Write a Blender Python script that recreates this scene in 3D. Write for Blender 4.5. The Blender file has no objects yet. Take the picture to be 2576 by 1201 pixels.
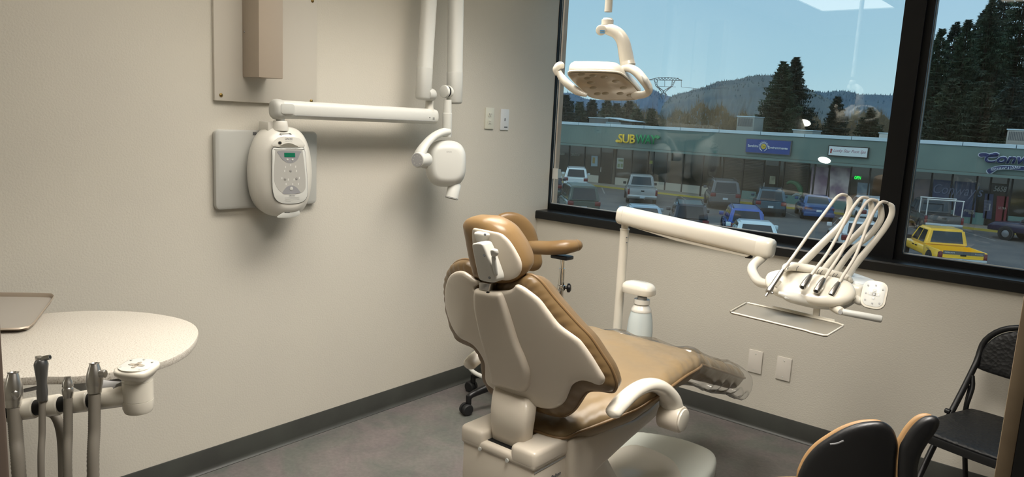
import bpy, bmesh, math, random
from mathutils import Vector, Matrix, Quaternion, Euler
from mathutils.geometry import delaunay_2d_cdt
random.seed(7)
V = Vector; PI = math.pi; R = math.radians
SC = bpy.context.scene
COL = SC.collection

# ---------------------------------------------------------------- camera
W, H = 2576, 1201
CF = 1864.99; CRX, CRY, CRZ = -0.1602825, -0.0507705, 0.6825521
CC = V((2.675735, -3.522471, 1.464004))
CM = Matrix.Rotation(CRZ, 3, 'Z') @ Matrix.Rotation(CRX, 3, 'X') @ Matrix.Rotation(CRY, 3, 'Y')
def ray(u, v): return CM @ V(((u - W/2)/CF, 1, -(v - H/2)/CF))
def pix(u, v, ax, val):                     # where the sight line meets the plane x/y/z = val
    d = ray(u, v); i = 'xyz'.index(ax); return CC + d*((val - CC[i])/d[i])
def at(u, v, dep): return CC + ray(u, v)*dep
def hitf(u, v, f, ax=1, lo=None, hi=None):   # where the sight line meets a curved surface coordinate[ax] = f(a, b)
    d = ray(u, v)
    def g(t):
        p = CC + d*t
        if ax == 1: return p.y - f(p.x, p.z)
        return p.z - f(p.x, p.y)
    t0, t1 = lo or 0.5, hi or 5.0
    g0 = g(t0); n_ = 200; st_ = (t1 - t0)/n_
    for k in range(n_):                      # first crossing
        if (g(t0 + st_) < 0) != (g0 < 0): t1 = t0 + st_; break
        t0 += st_
    for _ in range(50):
        m = (t0 + t1)/2; gm = g(m)
        if (gm < 0) == (g0 < 0): t0 = m
        else: t1 = m
    return CC + d*((t0 + t1)/2)

cam = bpy.data.objects.new('camera', bpy.data.cameras.new('camera'))
COL.objects.link(cam); SC.camera = cam
cam.data.sensor_width = 36; cam.data.lens = CF/W*36; cam.data.clip_start = 0.02; cam.data.clip_end = 6000
cam.matrix_world = Matrix.Translation(CC) @ (CM @ Matrix(((1,0,0),(0,0,-1),(0,1,0)))).to_4x4()

# ---------------------------------------------------------------- materials
def srgb(h):
    if isinstance(h, str):
        h = h.lstrip('#'); c = [int(h[i:i+2], 16)/255 for i in (0, 2, 4)]
    else: c = [x/255 for x in h]
    return [x/12.92 if x <= .04045 else ((x + .055)/1.055)**2.4 for x in c]
def mat(name, col, rough=.5, metal=0, bump=None, var=None, coat=0, spec=.5, trans=0, alpha=1, emit=None, es=1, ior=1.45):
    m = bpy.data.materials.new(name); m.use_nodes = True
    nt = m.node_tree; b = nt.nodes['Principled BSDF']
    c = srgb(col)
    b.inputs['Base Color'].default_value = (*c, 1)
    b.inputs['Roughness'].default_value = rough; b.inputs['Metallic'].default_value = metal
    b.inputs['Specular IOR Level'].default_value = spec
    b.inputs['Coat Weight'].default_value = coat; b.inputs['Coat Roughness'].default_value = .08
    b.inputs['Transmission Weight'].default_value = trans; b.inputs['IOR'].default_value = ior
    b.inputs['Alpha'].default_value = alpha
    if emit: b.inputs['Emission Color'].default_value = (*srgb(emit), 1); b.inputs['Emission Strength'].default_value = es
    if bump or var:
        tc = nt.nodes.new('ShaderNodeTexCoord')
    if bump:                                  # (scale, strength, distance)
        n = nt.nodes.new('ShaderNodeTexNoise'); n.inputs['Scale'].default_value = bump[0]; n.inputs['Detail'].default_value = 3
        bp = nt.nodes.new('ShaderNodeBump'); bp.inputs['Strength'].default_value = bump[1]; bp.inputs['Distance'].default_value = bump[2]
        nt.links.new(tc.outputs['Object'], n.inputs['Vector']); nt.links.new(n.outputs[0], bp.inputs['Height']); nt.links.new(bp.outputs[0], b.inputs['Normal'])
    if var:                                   # (scale, other colour, detail)
        n = nt.nodes.new('ShaderNodeTexNoise'); n.inputs['Scale'].default_value = var[0]; n.inputs['Detail'].default_value = var[2] if len(var) > 2 else 4
        r = nt.nodes.new('ShaderNodeValToRGB'); r.color_ramp.elements[0].position = .38; r.color_ramp.elements[1].position = .62
        r.color_ramp.elements[0].color = (*c, 1); r.color_ramp.elements[1].color = (*srgb(var[1]), 1)
        nt.links.new(tc.outputs['Object'], n.inputs['Vector']); nt.links.new(n.outputs[0], r.inputs[0]); nt.links.new(r.outputs[0], b.inputs['Base Color'])
    return m
def emis(name, col, s):
    m = bpy.data.materials.new(name); m.use_nodes = True; nt = m.node_tree; nt.nodes.clear()
    e = nt.nodes.new('ShaderNodeEmission'); o = nt.nodes.new('ShaderNodeOutputMaterial')
    e.inputs[0].default_value = (*srgb(col), 1); e.inputs[1].default_value = s; nt.links.new(e.outputs[0], o.inputs[0]); return m
def glassy(name, tint, k, rough=0.0, extra=0.0):       # clear sheet: see-through plus Fresnel mirror
    m = bpy.data.materials.new(name); m.use_nodes = True; nt = m.node_tree; nt.nodes.clear()
    o = nt.nodes.new('ShaderNodeOutputMaterial'); t = nt.nodes.new('ShaderNodeBsdfTransparent'); g = nt.nodes.new('ShaderNodeBsdfGlossy')
    g.inputs['Roughness'].default_value = rough
    t.inputs[0].default_value = (*tint, 1); lw = nt.nodes.new('ShaderNodeLayerWeight'); lw.inputs[0].default_value = .5
    f = nt.nodes.new('ShaderNodeMath'); f.operation = 'POWER'; f.inputs[1].default_value = 5; nt.links.new(lw.outputs['Facing'], f.inputs[0])
    mu = nt.nodes.new('ShaderNodeMath'); mu.operation = 'MULTIPLY_ADD'; mu.inputs[1].default_value = .9; mu.inputs[2].default_value = .04*k + extra; mu.use_clamp = True
    mx = nt.nodes.new('ShaderNodeMixShader')
    nt.links.new(f.outputs[0], mu.inputs[0]); nt.links.new(mu.outputs[0], mx.inputs[0]); nt.links.new(t.outputs[0], mx.inputs[1]); nt.links.new(g.outputs[0], mx.inputs[2]); nt.links.new(mx.outputs[0], o.inputs[0])
    return m

M = {}
M['wall'] = mat('painted_wall', (206,201,188), .75, bump=(150, .25, .004), var=(1.3, (203,198,186)))
M['ceiling'] = mat('ceiling_tile', (225,222,214), .9, bump=(90, .3, .003))
M['base'] = mat('rubber_base', (58,59,56), .45, var=(6, (64,66,62)))
M['blackframe'] = mat('black_aluminium', (8,10,13), .45, spec=.3)
M['sill'] = mat('black_sill', (18,20,21), .33)
M['white'] = mat('white_plastic', (210,207,198), .28, coat=.3)
M['cream'] = mat('cream_enamel', (224,218,204), .22, coat=.4)
M['offwhite'] = mat('off_white_plastic', (208,208,202), .35)
M['lgrey'] = mat('light_grey_plastic', (190,190,184), .4)
M['mgrey'] = mat('mid_grey_plastic', (160,160,160), .45)
M['dgrey'] = mat('dark_grey_plastic', (96,97,98), .5)
M['steelpaint'] = mat('taupe_painted_metal', (204,198,186), .38, metal=0, bump=(400, .06, .001))
M['steelbox'] = mat('taupe_metal_cover', (176,163,147), .38, metal=.1, bump=(300, .06, .001))
M['brass'] = mat('brass', (150,125,75), .3, metal=1)
M['screw'] = mat('screw_steel', (150,150,146), .35, metal=1)
M['chrome'] = mat('chrome', (215,212,206), .1, metal=1)
M['brushed'] = mat('brushed_metal', (196,193,188), .3, metal=1)
M['black'] = mat('black_plastic', (18,18,19), .38)
M['rubber'] = mat('black_rubber', (24,25,26), .6)
M['shell'] = mat('chair_shell', (208,198,182), .3, coat=.25)
M['leather'] = mat('tan_vinyl', (136,109,73), .34, bump=(9, .25, .02), var=(5, (128,101,66)))
M['leathertop'] = mat('tan_vinyl_seat', (136,116,86), .36, bump=(5, .5, .03), var=(2, (130,110,80)))
M['leatherdk'] = mat('tan_vinyl_side', (112,90,60), .4, bump=(12, .2, .01))
M['piping'] = mat('tan_piping', (124,98,66), .4)
M['film'] = glassy('clear_plastic_film', (.965,.965,.965), 1.2, .16, .03)
M['paper'] = mat('paper', (225,226,222), .7)
M['green_lcd'] = mat('green_lcd', (8,92,66), .25, emit=(8,100,70), es=.25)
M['slot'] = mat('black_slot', (12,12,12), .6)
M['greybtn'] = mat('grey_button', (140,138,134), .4)
M['hose'] = mat('grey_hose', (205,198,186), .45)
M['dhose'] = mat('taupe_hose', (128,122,112), .5)
M['bottle'] = mat('frosted_bottle', (222,232,232), .4, trans=.35, ior=1.1)
M['water'] = mat('water', (170,200,210), .15, trans=.8, ior=1.2)
M['tray'] = mat('tray_metal', (134,129,118), .5, metal=.2)
M['lens'] = mat('lamp_lens', (150,138,112), .2, trans=.1)
M['woodpost'] = mat('wood_post', (204,160,132), .7, var=(8, (214,176,150)))
M['jamb'] = mat('brown_door_frame', (104,90,80), .6)
M['jamb2'] = mat('tan_door_edge', (120,104,82), .6, var=(12, (110,94,74)))
M['lighttan'] = mat('pale_tan_pad', (146,114,76), .5)
M['net'] = None

def floor_mat():
    m = bpy.data.materials.new('mottled_sheet_floor'); m.use_nodes = True; nt = m.node_tree; b = nt.nodes['Principled BSDF']
    tc = nt.nodes.new('ShaderNodeTexCoord')
    def noise(s, d, dist=0, rough=.6):
        n = nt.nodes.new('ShaderNodeTexNoise'); n.inputs['Scale'].default_value = s; n.inputs['Detail'].default_value = d; n.inputs['Roughness'].default_value = rough; n.inputs['Distortion'].default_value = dist
        nt.links.new(tc.outputs['Object'], n.inputs['Vector']); return n
    n1 = noise(4.5, 8, 1.2, .7); n2 = noise(3.0, 6, .8); n3 = noise(55, 4, 0)
    r = nt.nodes.new('ShaderNodeValToRGB'); cr = r.color_ramp
    cr.elements[0].position = .36; cr.elements[0].color = (*srgb((82,82,81)), 1)
    cr.elements[1].position = .66; cr.elements[1].color = (*srgb((113,109,105)), 1)
    e = cr.elements.new(.5); e.color = (*srgb((97,96,92)), 1)
    r2 = nt.nodes.new('ShaderNodeValToRGB'); r2.color_ramp.elements[0].position = .4; r2.color_ramp.elements[1].position = .62
    r2.color_ramp.elements[0].color = (*srgb((92,97,90)), 1); r2.color_ramp.elements[1].color = (*srgb((116,104,105)), 1)
    mx = nt.nodes.new('ShaderNodeMix'); mx.data_type = 'RGBA'; mx.inputs[0].default_value = .5
    nt.links.new(n1.outputs[0], r.inputs[0]); nt.links.new(n2.outputs[0], r2.inputs[0])
    nt.links.new(r.outputs[0], mx.inputs[6]); nt.links.new(r2.outputs[0], mx.inputs[7])
    mu = nt.nodes.new('ShaderNodeMix'); mu.data_type = 'RGBA'; mu.blend_type = 'OVERLAY'; mu.inputs[0].default_value = .35
    nt.links.new(mx.outputs[2], mu.inputs[6]); nt.links.new(n3.outputs[0], mu.inputs[7]); nt.links.new(mu.outputs[2], b.inputs['Base Color'])
    b.inputs['Roughness'].default_value = .42
    bp = nt.nodes.new('ShaderNodeBump'); bp.inputs['Strength'].default_value = .12; bp.inputs['Distance'].default_value = .003
    nt.links.new(n3.outputs[0], bp.inputs['Height']); nt.links.new(bp.outputs[0], b.inputs['Normal'])
    return m
M['floor'] = floor_mat()
def quartz_mat():
    m = bpy.data.materials.new('speckled_quartz'); m.use_nodes = True; nt = m.node_tree; b = nt.nodes['Principled BSDF']
    tc = nt.nodes.new('ShaderNodeTexCoord')
    v = nt.nodes.new('ShaderNodeTexNoise'); v.inputs['Scale'].default_value = 300; v.inputs['Detail'].default_value = 2; v.inputs['Roughness'].default_value = .6
    n = nt.nodes.new('ShaderNodeTexNoise'); n.inputs['Scale'].default_value = 60; n.inputs['Detail'].default_value = 3
    r = nt.nodes.new('ShaderNodeValToRGB'); cr = r.color_ramp
    cr.elements[0].position = .34; cr.elements[0].color = (*srgb((158,146,130)), 1)
    cr.elements[1].position = .42; cr.elements[1].color = (*srgb((196,190,179)), 1)
    e = cr.elements.new(.6); e.color = (*srgb((203,197,186)), 1)
    e = cr.elements.new(.72); e.color = (*srgb((228,224,216)), 1)
    nt.links.new(tc.outputs['Object'], v.inputs['Vector']); nt.links.new(tc.outputs['Object'], n.inputs['Vector'])
    nt.links.new(v.outputs[0], r.inputs[0]); nt.links.new(r.outputs[0], b.inputs['Base Color']); b.inputs['Roughness'].default_value = .3
    return m
M['quartz'] = quartz_mat()

# ---------------------------------------------------------------- mesh helpers
def wloc(o):
    p = V((0,0,0))
    while o is not None: p = p + o.location; o = o.parent
    return p
def emit_mesh(name, bm, m, parent=None, ang=38, flat=False):
    bmesh.ops.recalc_face_normals(bm, faces=bm.faces)
    me = bpy.data.meshes.new(name); bm.to_mesh(me); bm.free()
    if parent is not None:
        off = wloc(parent)
        if off.length > 0: me.transform(Matrix.Translation(-off))
    if not flat:
        me.polygons.foreach_set('use_smooth', [True]*len(me.polygons))
        try: me.set_sharp_from_angle(angle=R(ang))
        except Exception: pass
    for mm in (m if isinstance(m, (list, tuple)) else [m]): me.materials.append(mm)
    o = bpy.data.objects.new(name, me); COL.objects.link(o)
    if parent is not None: o.parent = parent
    return o
def thing(name, label, cat, loc=(0,0,0), group=None):
    o = bpy.data.objects.new(name, None); o.empty_display_size = .05; COL.objects.link(o); o.location = loc
    o['label'] = label; o['category'] = cat
    if group: o['group'] = group
    return o
def tag(o, label, cat, group=None, kind=None):
    o['label'] = label; o['category'] = cat
    if group: o['group'] = group
    if kind: o['kind'] = kind
    return o
def struct(o): o['kind'] = 'structure'; return o
def nb(): return bmesh.new()
def add(bm, verts, faces, mi=0):
    vs = [bm.verts.new(v) for v in verts]
    for f in faces:
        try: fc = bm.faces.new([vs[i] for i in f]); fc.material_index = mi
        except ValueError: pass
    return vs
def box(bm, c, s, rot=None, bev=0, seg=2):
    b2 = nb(); bmesh.ops.create_cube(b2, size=1)
    for v in b2.verts: v.co = V((v.co.x*s[0], v.co.y*s[1], v.co.z*s[2]))
    if bev: bmesh.ops.bevel(b2, geom=b2.edges[:], offset=bev, segments=seg, affect='EDGES', profile=.5)
    mt = Matrix.Translation(V(c)) @ (rot.to_4x4() if rot is not None else Matrix())
    merge(bm, b2, mt); return bm
def boxr(bm, a, b, bev=0, seg=2):
    a, b = V(a), V(b); s = b - a
    return box(bm, (a + b)/2, (abs(s.x), abs(s.y), abs(s.z)), bev=bev, seg=seg)
def merge(bm, b2, mt=None, mi=None):
    mp = {}
    for v in b2.verts: mp[v] = bm.verts.new(mt @ v.co if mt else v.co)
    for f in b2.faces:
        try:
            nf = bm.faces.new([mp[v] for v in f.verts]); nf.material_index = f.material_index if mi is None else mi
        except ValueError: pass
    b2.free()
def frame_of(d):
    d = V(d).normalized(); a = V((0,0,1)) if abs(d.z) < .95 else V((1,0,0))
    x = d.cross(a).normalized(); y = d.cross(x).normalized(); return x, y, d
def loft(bm, rings, cap=True, closed=True):
    vs = [[bm.verts.new(p) for p in r] for r in rings]
    n = len(rings[0])
    for i in range(len(vs) - 1):
        for j in range(n if closed else n - 1):
            k = (j + 1) % n
            try: bm.faces.new((vs[i][j], vs[i][k], vs[i+1][k], vs[i+1][j]))
            except ValueError: pass
    if cap:
        for r in (vs[0][::-1], vs[-1]):
            try: bm.faces.new(r)
            except ValueError: pass
    return bm
def cyl(bm, a, b, r0, r1=None, seg=24, cap=True, bev=0):
    r1 = r0 if r1 is None else r1; a, b = V(a), V(b); x, y, d = frame_of(b - a); L = (b - a).length
    st = [(0, r0), (L, r1)]
    if bev: st = [(0, r0 - bev), (bev*.3, r0 - bev*.3), (bev, r0), (L - bev, r1), (L - bev*.3, r1 - bev*.3), (L, r1 - bev)]
    rings = [[a + d*t + (x*math.cos(2*PI*k/seg) + y*math.sin(2*PI*k/seg))*r for k in range(seg)] for t, r in st]
    return loft(bm, rings, cap)
def lathe(bm, o, axis, prof, seg=28, cap=True, sx=1, sy=1, X=None):
    x, y, d = frame_of(axis)
    if X is not None: x = V(X).normalized(); y = d.cross(x).normalized()
    o = V(o)
    rings = [[o + d*t + x*(r*sx*math.cos(2*PI*k/seg)) + y*(r*sy*math.sin(2*PI*k/seg)) for k in range(seg)] for r, t in prof]
    return loft(bm, rings, cap)
def spl(pts, n=6, closed=False):            # Catmull-Rom through points (vectors or lists)
    P = [V(p) for p in pts]; out = []; m = len(P)
    rng = range(m if closed else m - 1)
    for i in rng:
        p1, p2 = P[i], P[(i+1) % m]
        p0 = P[(i-1) % m] if closed or i > 0 else p1*2 - p2
        p3 = P[(i+2) % m] if closed or i + 2 < m else p2*2 - p1
        for k in range(n):
            t = k/n
            out.append(.5*((2*p1) + (p2 - p0)*t + (2*p0 - 5*p1 + 4*p2 - p3)*t*t + (3*p1 - p0 - 3*p2 + p3)*t**3))
    if not closed: out.append(P[-1])
    return out
def tube(bm, pts, r, seg=12, cap=True, sm=5, sx=1, up=None, closed=False):
    P = spl(pts, sm, closed) if sm > 1 else [V(p) for p in pts]
    n = len(P)
    rs = r if isinstance(r, (list, tuple)) else [r]*2
    prev = None; rings = []
    for i, p in enumerate(P):
        if closed: t = (P[(i+1) % n] - P[i-1]).normalized()
        else: t = (P[min(i+1, n-1)] - P[max(i-1, 0)]).normalized()
        if prev is None:
            x = V(up) if up is not None else frame_of(t)[0]
        else: x = prev
        x = (x - t*x.dot(t))
        if x.length < 1e-5: x = frame_of(t)[0]
        x.normalize(); y = t.cross(x).normalized()
        prev = V(up) if up is not None else x
        f = i/(n - 1)*(len(rs) - 1); a = int(min(f, len(rs) - 2)); rr = rs[a] + (rs[a+1] - rs[a])*(f - a)
        rings.append([p + x*(rr*sx*math.cos(2*PI*k/seg)) + y*(rr*math.sin(2*PI*k/seg)) for k in range(seg)])
    if closed: rings.append(rings[0]); cap = False
    loft(bm, rings, cap)
    if closed: bmesh.ops.remove_doubles(bm, verts=bm.verts, dist=1e-6)
    return bm
def supel(n, a, b, e):                       # superellipse ring, n points
    out = []
    for k in range(n):
        t = 2*PI*k/n; c, s = math.cos(t), math.sin(t)
        out.append((math.copysign(abs(c)**(2/e), c)*a, math.copysign(abs(s)**(2/e), s)*b))
    return out
def resamp(P, n):                            # evenly spaced points on a closed 2D outline
    P = [V(p) for p in P]; L = [0]
    for i in range(len(P)): L.append(L[-1] + (P[(i+1) % len(P)] - P[i]).length)
    out = []; j = 0
    for k in range(n):
        s = L[-1]*k/n
        while L[j+1] < s: j += 1
        f = (s - L[j])/max(L[j+1] - L[j], 1e-9); out.append(P[j].lerp(P[(j+1) % len(P)], f))
    return out
def pillow(bm, outline, fmap, tf, tb, rf, rb=None, n=110, grid=14, smooth=True, power=.5):
    """solid over a closed outline (a,b): fmap(a,b,h) gives 3D; height swells over distance r from the edge"""
    rb = rb or rf
    P = [V((p[0], p[1])) for p in outline]
    if smooth: P = [V((q.x, q.y)) for q in spl([V((p.x, p.y, 0)) for p in P], 6, True)]
    P = resamp(P, n)
    area = sum(P[i].x*P[(i+1) % n].y - P[(i+1) % n].x*P[i].y for i in range(n))
    if area < 0: P.reverse()
    def dist(q):
        best = 1e9
        for i in range(n):
            a = P[i]; b = P[(i+1) % n]; ab = b - a; t = max(0, min(1, (q - a).dot(ab)/max(ab.length_squared, 1e-12)))
            d = (q - a - ab*t).length
            if d < best: best = d
        return best
    def inside(q):
        c = False
        for i in range(n):
            a = P[i]; b = P[(i+1) % n]
            if (a.y > q.y) != (b.y > q.y) and q.x < (b.x - a.x)*(q.y - a.y)/(b.y - a.y) + a.x: c = not c
        return c
    pts = list(P); r = max(rf, rb); sp = sum((P[i] - P[(i+1) % n]).length for i in range(n))/n
    for f in (.06, .18, .38, .65, 1.0):
        for i in range(n):
            if f > .6 and i % 2: continue
            nn = (P[(i+1) % n] - P[i-1]).normalized(); q = P[i] + V((-nn.y, nn.x))*r*f
            if inside(q) and dist(q) > r*f*.92: pts.append(q)
    x0 = min(p.x for p in P); x1 = max(p.x for p in P); y0 = min(p.y for p in P); y1 = max(p.y for p in P)
    st = max(x1 - x0, y1 - y0)/grid
    i = 0; yy = y0
    while yy < y1:
        xx = x0 + (st/2 if i % 2 else 0)
        while xx < x1:
            q = V((xx, yy))
            if inside(q) and dist(q) > r*1.05: pts.append(q)
            xx += st
        yy += st; i += 1
    res = delaunay_2d_cdt(pts, [(i, (i+1) % n) for i in range(n)], [list(range(n))], 1, 1e-6)
    vs, _, fs = res[0], res[1], res[2]
    ds = [dist(V((v[0], v[1]))) for v in vs]
    def prof(d, rr): k = max(0, 1 - min(d/rr, 1)); return max(0, 1 - k*k)**power
    top = []; bot = []
    for v, d in zip(vs, ds):
        if d < 1e-5:
            b = bm.verts.new(fmap(v[0], v[1], 0)); top.append(b); bot.append(b)
        else:
            top.append(bm.verts.new(fmap(v[0], v[1], tf*prof(d, rf)))); bot.append(bm.verts.new(fmap(v[0], v[1], -tb*prof(d, rb))))
    for f in fs:
        for arr, rev in ((top, False), (bot, True)):
            q = [arr[k] for k in f]
            if rev: q.reverse()
            try: bm.faces.new(q)
            except ValueError: pass
    return P
def prism(bm, pts, ext, bev=0, seg=2):       # planar outline extruded by a vector
    b2 = nb(); ext = V(ext); A = [b2.verts.new(V(p)) for p in pts]; B = [b2.verts.new(V(p) + ext) for p in pts]; n = len(A)
    b2.faces.new(A); b2.faces.new(B[::-1])
    for i in range(n): b2.faces.new((A[i], B[i], B[(i+1) % n], A[(i+1) % n]))
    bmesh.ops.recalc_face_normals(b2, faces=b2.faces)
    if bev:
        es = [e for e in b2.edges if len(e.link_faces) == 2 and e.calc_face_angle(0) > .6]
        bmesh.ops.bevel(b2, geom=es, offset=bev, segments=seg, affect='EDGES', profile=.5)
    merge(bm, b2); return bm
def rrect(w, h, r, n=5):                     # rounded rectangle outline, centred
    out = []
    for cx, cy, a in ((w/2-r, h/2-r, 0), (-w/2+r, h/2-r, 90), (-w/2+r, -h/2+r, 180), (w/2-r, -h/2+r, 270)):
        for k in range(n + 1): t = R(a + 90*k/n); out.append((cx + r*math.cos(t), cy + r*math.sin(t)))
    return out
def plate(bm, o, x, y, w, h, r, ext, bev=0, n=5):
    o, x, y = V(o), V(x), V(y); return prism(bm, [o + x*a + y*b for a, b in rrect(w, h, r, n)], ext, bev)
_tc = {}
def text(name, s, BL, BR, hgt, m, parent, depth=.001, up=(0,0,1), bold=0, shear=0, spacing=1):
    """letters fitted between two base points (world), upright along up"""
    k = (s, bold, shear, spacing)
    cu = bpy.data.curves.new('t', 'FONT'); cu.body = s; cu.size = 1; cu.offset = bold; cu.shear = shear; cu.space_character = spacing; cu.resolution_u = 3
    to = bpy.data.objects.new('t', cu); me = bpy.data.meshes.new_from_object(to); bpy.data.objects.remove(to)
    xs = [v.co.x for v in me.vertices]; ys = [v.co.y for v in me.vertices]
    x0, x1, y0, y1 = min(xs), max(xs), min(ys), max(ys)
    BL, BR, up = V(BL), V(BR), V(up).normalized(); X = BR - BL
    nrm = X.cross(up).normalized()           # towards the reader
    bm = nb(); bm.from_mesh(me); bpy.data.meshes.remove(me)
    for v in bm.verts: v.co = BL + X*((v.co.x - x0)/(x1 - x0)) + up*(hgt*(v.co.y - y0)/(y1 - y0))
    g = bmesh.ops.extrude_face_region(bm, geom=bm.faces[:])
    for v in [e for e in g['geom'] if isinstance(e, bmesh.types.BMVert)]: v.co += nrm*depth
    return emit_mesh(name, bm, m, parent, flat=True)
def copy_tree(o, parent=None):
    c = o.copy(); COL.objects.link(c); c.parent = parent
    for ch in list(o.children): copy_tree(ch, c)
    return c
# ================================================================ ROOM
def slabm(name, a, b, m, bev=0, kind=True, parent=None):
    bm = nb(); boxr(bm, a, b, bev); o = emit_mesh(name, bm, m, parent, flat=not bev)
    if kind: struct(o)
    return o
RX, RY, RZ = 4.3, -4.6, 2.50
slabm('floor', (-.1, RY, -.1), (RX, .12, 0), M['floor'])
slabm('ceiling', (-.1, RY, RZ), (RX, .12, RZ+.1), M['ceiling'])
slabm('wall_left', (-.12, RY, 0), (0, .097, RZ), M['wall'])
slabm('wall_back', (-.1, RY-.1, 0), (RX, RY, RZ), M['wall'])
slabm('wall_right', (RX, RY, 0), (RX+.1, .12, RZ), M['wall'])
WT = 2.32
bm = nb(); boxr(bm, (0, 0, 0), (RX, .12, .884)); boxr(bm, (0, 0, WT), (RX, .12, RZ)); struct(emit_mesh('wall_front', bm, M['wall'], flat=True))
# cove baseboards: flat face and a curved toe on the floor
def cove(name, a, b, n):
    a, b, n = V(a), V(b), V(n); prof = [(0, 0), (.016, 0), (.016, .002), (.010, .006), (.006, .012), (.0045, .02), (.0045, .094), (.003, .0965), (0, .0965)]
    bm = nb(); loft(bm, [[p + n*q[0] + V((0,0,q[1])) for q in prof] for p in (a, b)]); return struct(emit_mesh(name, bm, M['base'], ang=50))
cove('baseboard_left', (0, RY, 0), (0, 0, 0), (1, 0, 0))
cove('baseboard_front', (0, 0, 0), (RX, 0, 0), (0, -1, 0))
cove('baseboard_back', (0, RY, 0), (RX, RY, 0), (0, 1, 0))
# sill
bm = nb(); prism(bm, [(-0.001, -.022, .884), (-0.001, -.022, .922), (-0.001, -.016, .929), (-0.001, .105, .931), (-0.001, .105, .884)], (RX, 0, 0)); struct(emit_mesh('window_sill', bm, M['sill'], flat=True))
slabm('trim_1', (0.004, -.012, .8805), (RX, -.001, .8842), mat('sill_bead', (150,143,130), .6))  # thin grey-beige bead along the underside of the sill
# windows: frames (structure) with panes
def window(name, x0, x1, zb, fl, fr, tint, k, y1=.16):
    bm = nb(); y0 = .097
    boxr(bm, (x0, y0, .929), (x0+fl, y1, WT)); boxr(bm, (x1-fr, y0, .929), (x1, y1, WT))
    boxr(bm, (x0+fl, y0, .929), (x1-fr, y1, zb)); boxr(bm, (x0+fl, y0, WT-.04), (x1-fr, y1, WT))
    o = struct(emit_mesh(name, bm, M['blackframe'], flat=True))
    bm = nb(); boxr(bm, (x0+fl, .122, zb), (x1-fr, .128, WT-.04)); emit_mesh('pane', bm, glassy(name+'_glass', tint, k), o, flat=True)
    bm = nb()                                 # bright seal round the pane
    for a, b in (((x0+fl, .1195, zb), (x1-fr, .122, zb+.004)), ((x0+fl, .1195, zb), (x0+fl+.003, .122, WT-.04)), ((x1-fr-.003, .1195, zb), (x1-fr, .122, WT-.04))): boxr(bm, a, b)
    emit_mesh('glazing_seal', bm, mat(name+'_seal', (190,196,196), .3), o, flat=True)
    return o
w1 = window('window_1', 0.0, 1.90, .966, .004, .052, (.745,.81,.815), 2.0, .134)
w2 = window('window_2', 1.935, 3.25, .958, .032, .04, (.75,.80,.81), 1.1)
bm = nb(); boxr(bm, (1.898, .075, .929), (1.937, .17, WT)); boxr(bm, (1.888, .088, .929), (1.902, .16, WT)); struct(emit_mesh('trim_2', bm, M['blackframe'], flat=True))
slabm('trim_3', (3.25, .08, .929), (RX, .12, WT), M['wall'])
# outside edge of the building seen past the left jamb: bright flashing and a timber post
def outpost(name, u0, u1, y, m, yd=.05):
    a = pix(u0, 300, 'y', y).x; b = pix(u1, 300, 'y', y).x
    return slabm(name, (a, y, -.2), (b, y+yd, 3.2), m)
outpost('trim_4', 1380.5, 1398.5, .50, mat('white_flashing', (250,250,246), .5))
outpost('trim_5', 1397.5, 1404.5, .44, M['woodpost'], .04)
# door-way edges close to the lens
p = at(27, 1201, .8); slabm('trim_6', (p.x-.05, p.y-.06, 0), (p.x, p.y, 2.1), M['jamb'], bev=.004)
a = at(2501, 1196, 1.0); b = at(2546, 1196, 1.0)
slabm('trim_7', (a.x, a.y, 0), (b.x, a.y+.03, 2.1), M['jamb2'], bev=.002)
slabm('door_1', (b.x, a.y-.0, 0), (b.x+.35, a.y+.03, 2.1), M['black'])
# ceiling lights
LC = emis('lit_diffuser', (255,246,230), 3.5)
def troffer(x, y, w, l, lab):
    t = thing('ceiling_light', lab, 'ceiling light', (x, y, RZ), 'lit ceiling panels')
    bm = nb(); 
    for s in (-1, 1):
        boxr(bm, (x+s*(w/2), y-l/2-.02, RZ-.02), (x+s*(w/2+.02), y+l/2+.02, RZ)); boxr(bm, (x-w/2, y+s*l/2, RZ-.02), (x+w/2, y+s*(l/2+.02), RZ))
    emit_mesh('frame', bm, M['offwhite'], t, flat=True)
    bm = nb(); boxr(bm, (x-w/2, y-l/2, RZ-.012), (x+w/2, y+l/2, RZ-.002)); emit_mesh('diffuser', bm, LC, t, flat=True)
troffer(.82, -2.25, .56, 1.16, 'lit ceiling panel whose reflection shows in the top of the large window pane')
troffer(2.10, -2.25, .56, 1.16, 'lit ceiling panel whose reflection shows at the top of the narrow right pane')
troffer(.95, -1.06, .56, 1.16, 'lit ceiling panel nearest the window over the patient chair')
# two small round task lights at the back of the room, seen mirrored in the large pane
def mirrored(u, v, y):
    d = ray(u, v); p = CC + d*((.125 - CC.y)/d.y); d = V((d.x, -d.y, d.z)); return p + d*((y - p.y)/d.y)
tl = emis('task_light_lens', (255,250,236), 26)
for (u, v, lab) in ((2024, 309, 'upper round task light mirrored in front of the twin conifer'), (2074, 403, 'lower round task light mirrored on the green-grey fascia')):
    c = mirrored(u, v, -4.30); t = thing('task_light', lab, 'light', c, 'round task lights')
    n = V((.0, .55, -.84)).normalized()
    bm = nb(); cyl(bm, c - n*.03, c, .07, .075, bev=.004); emit_mesh('lamp_body', bm, M['offwhite'], t)
    bm = nb(); cyl(bm, c, c + n*.002, .062); emit_mesh('lamp_lens', bm, tl, t)
    bm = nb(); tube(bm, [c - n*.03, V((c.x, -4.45, c.z+.02)), V((c.x, -4.6, c.z+.02))], .012, seg=10); emit_mesh('wall_arm', bm, M['offwhite'], t)
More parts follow.
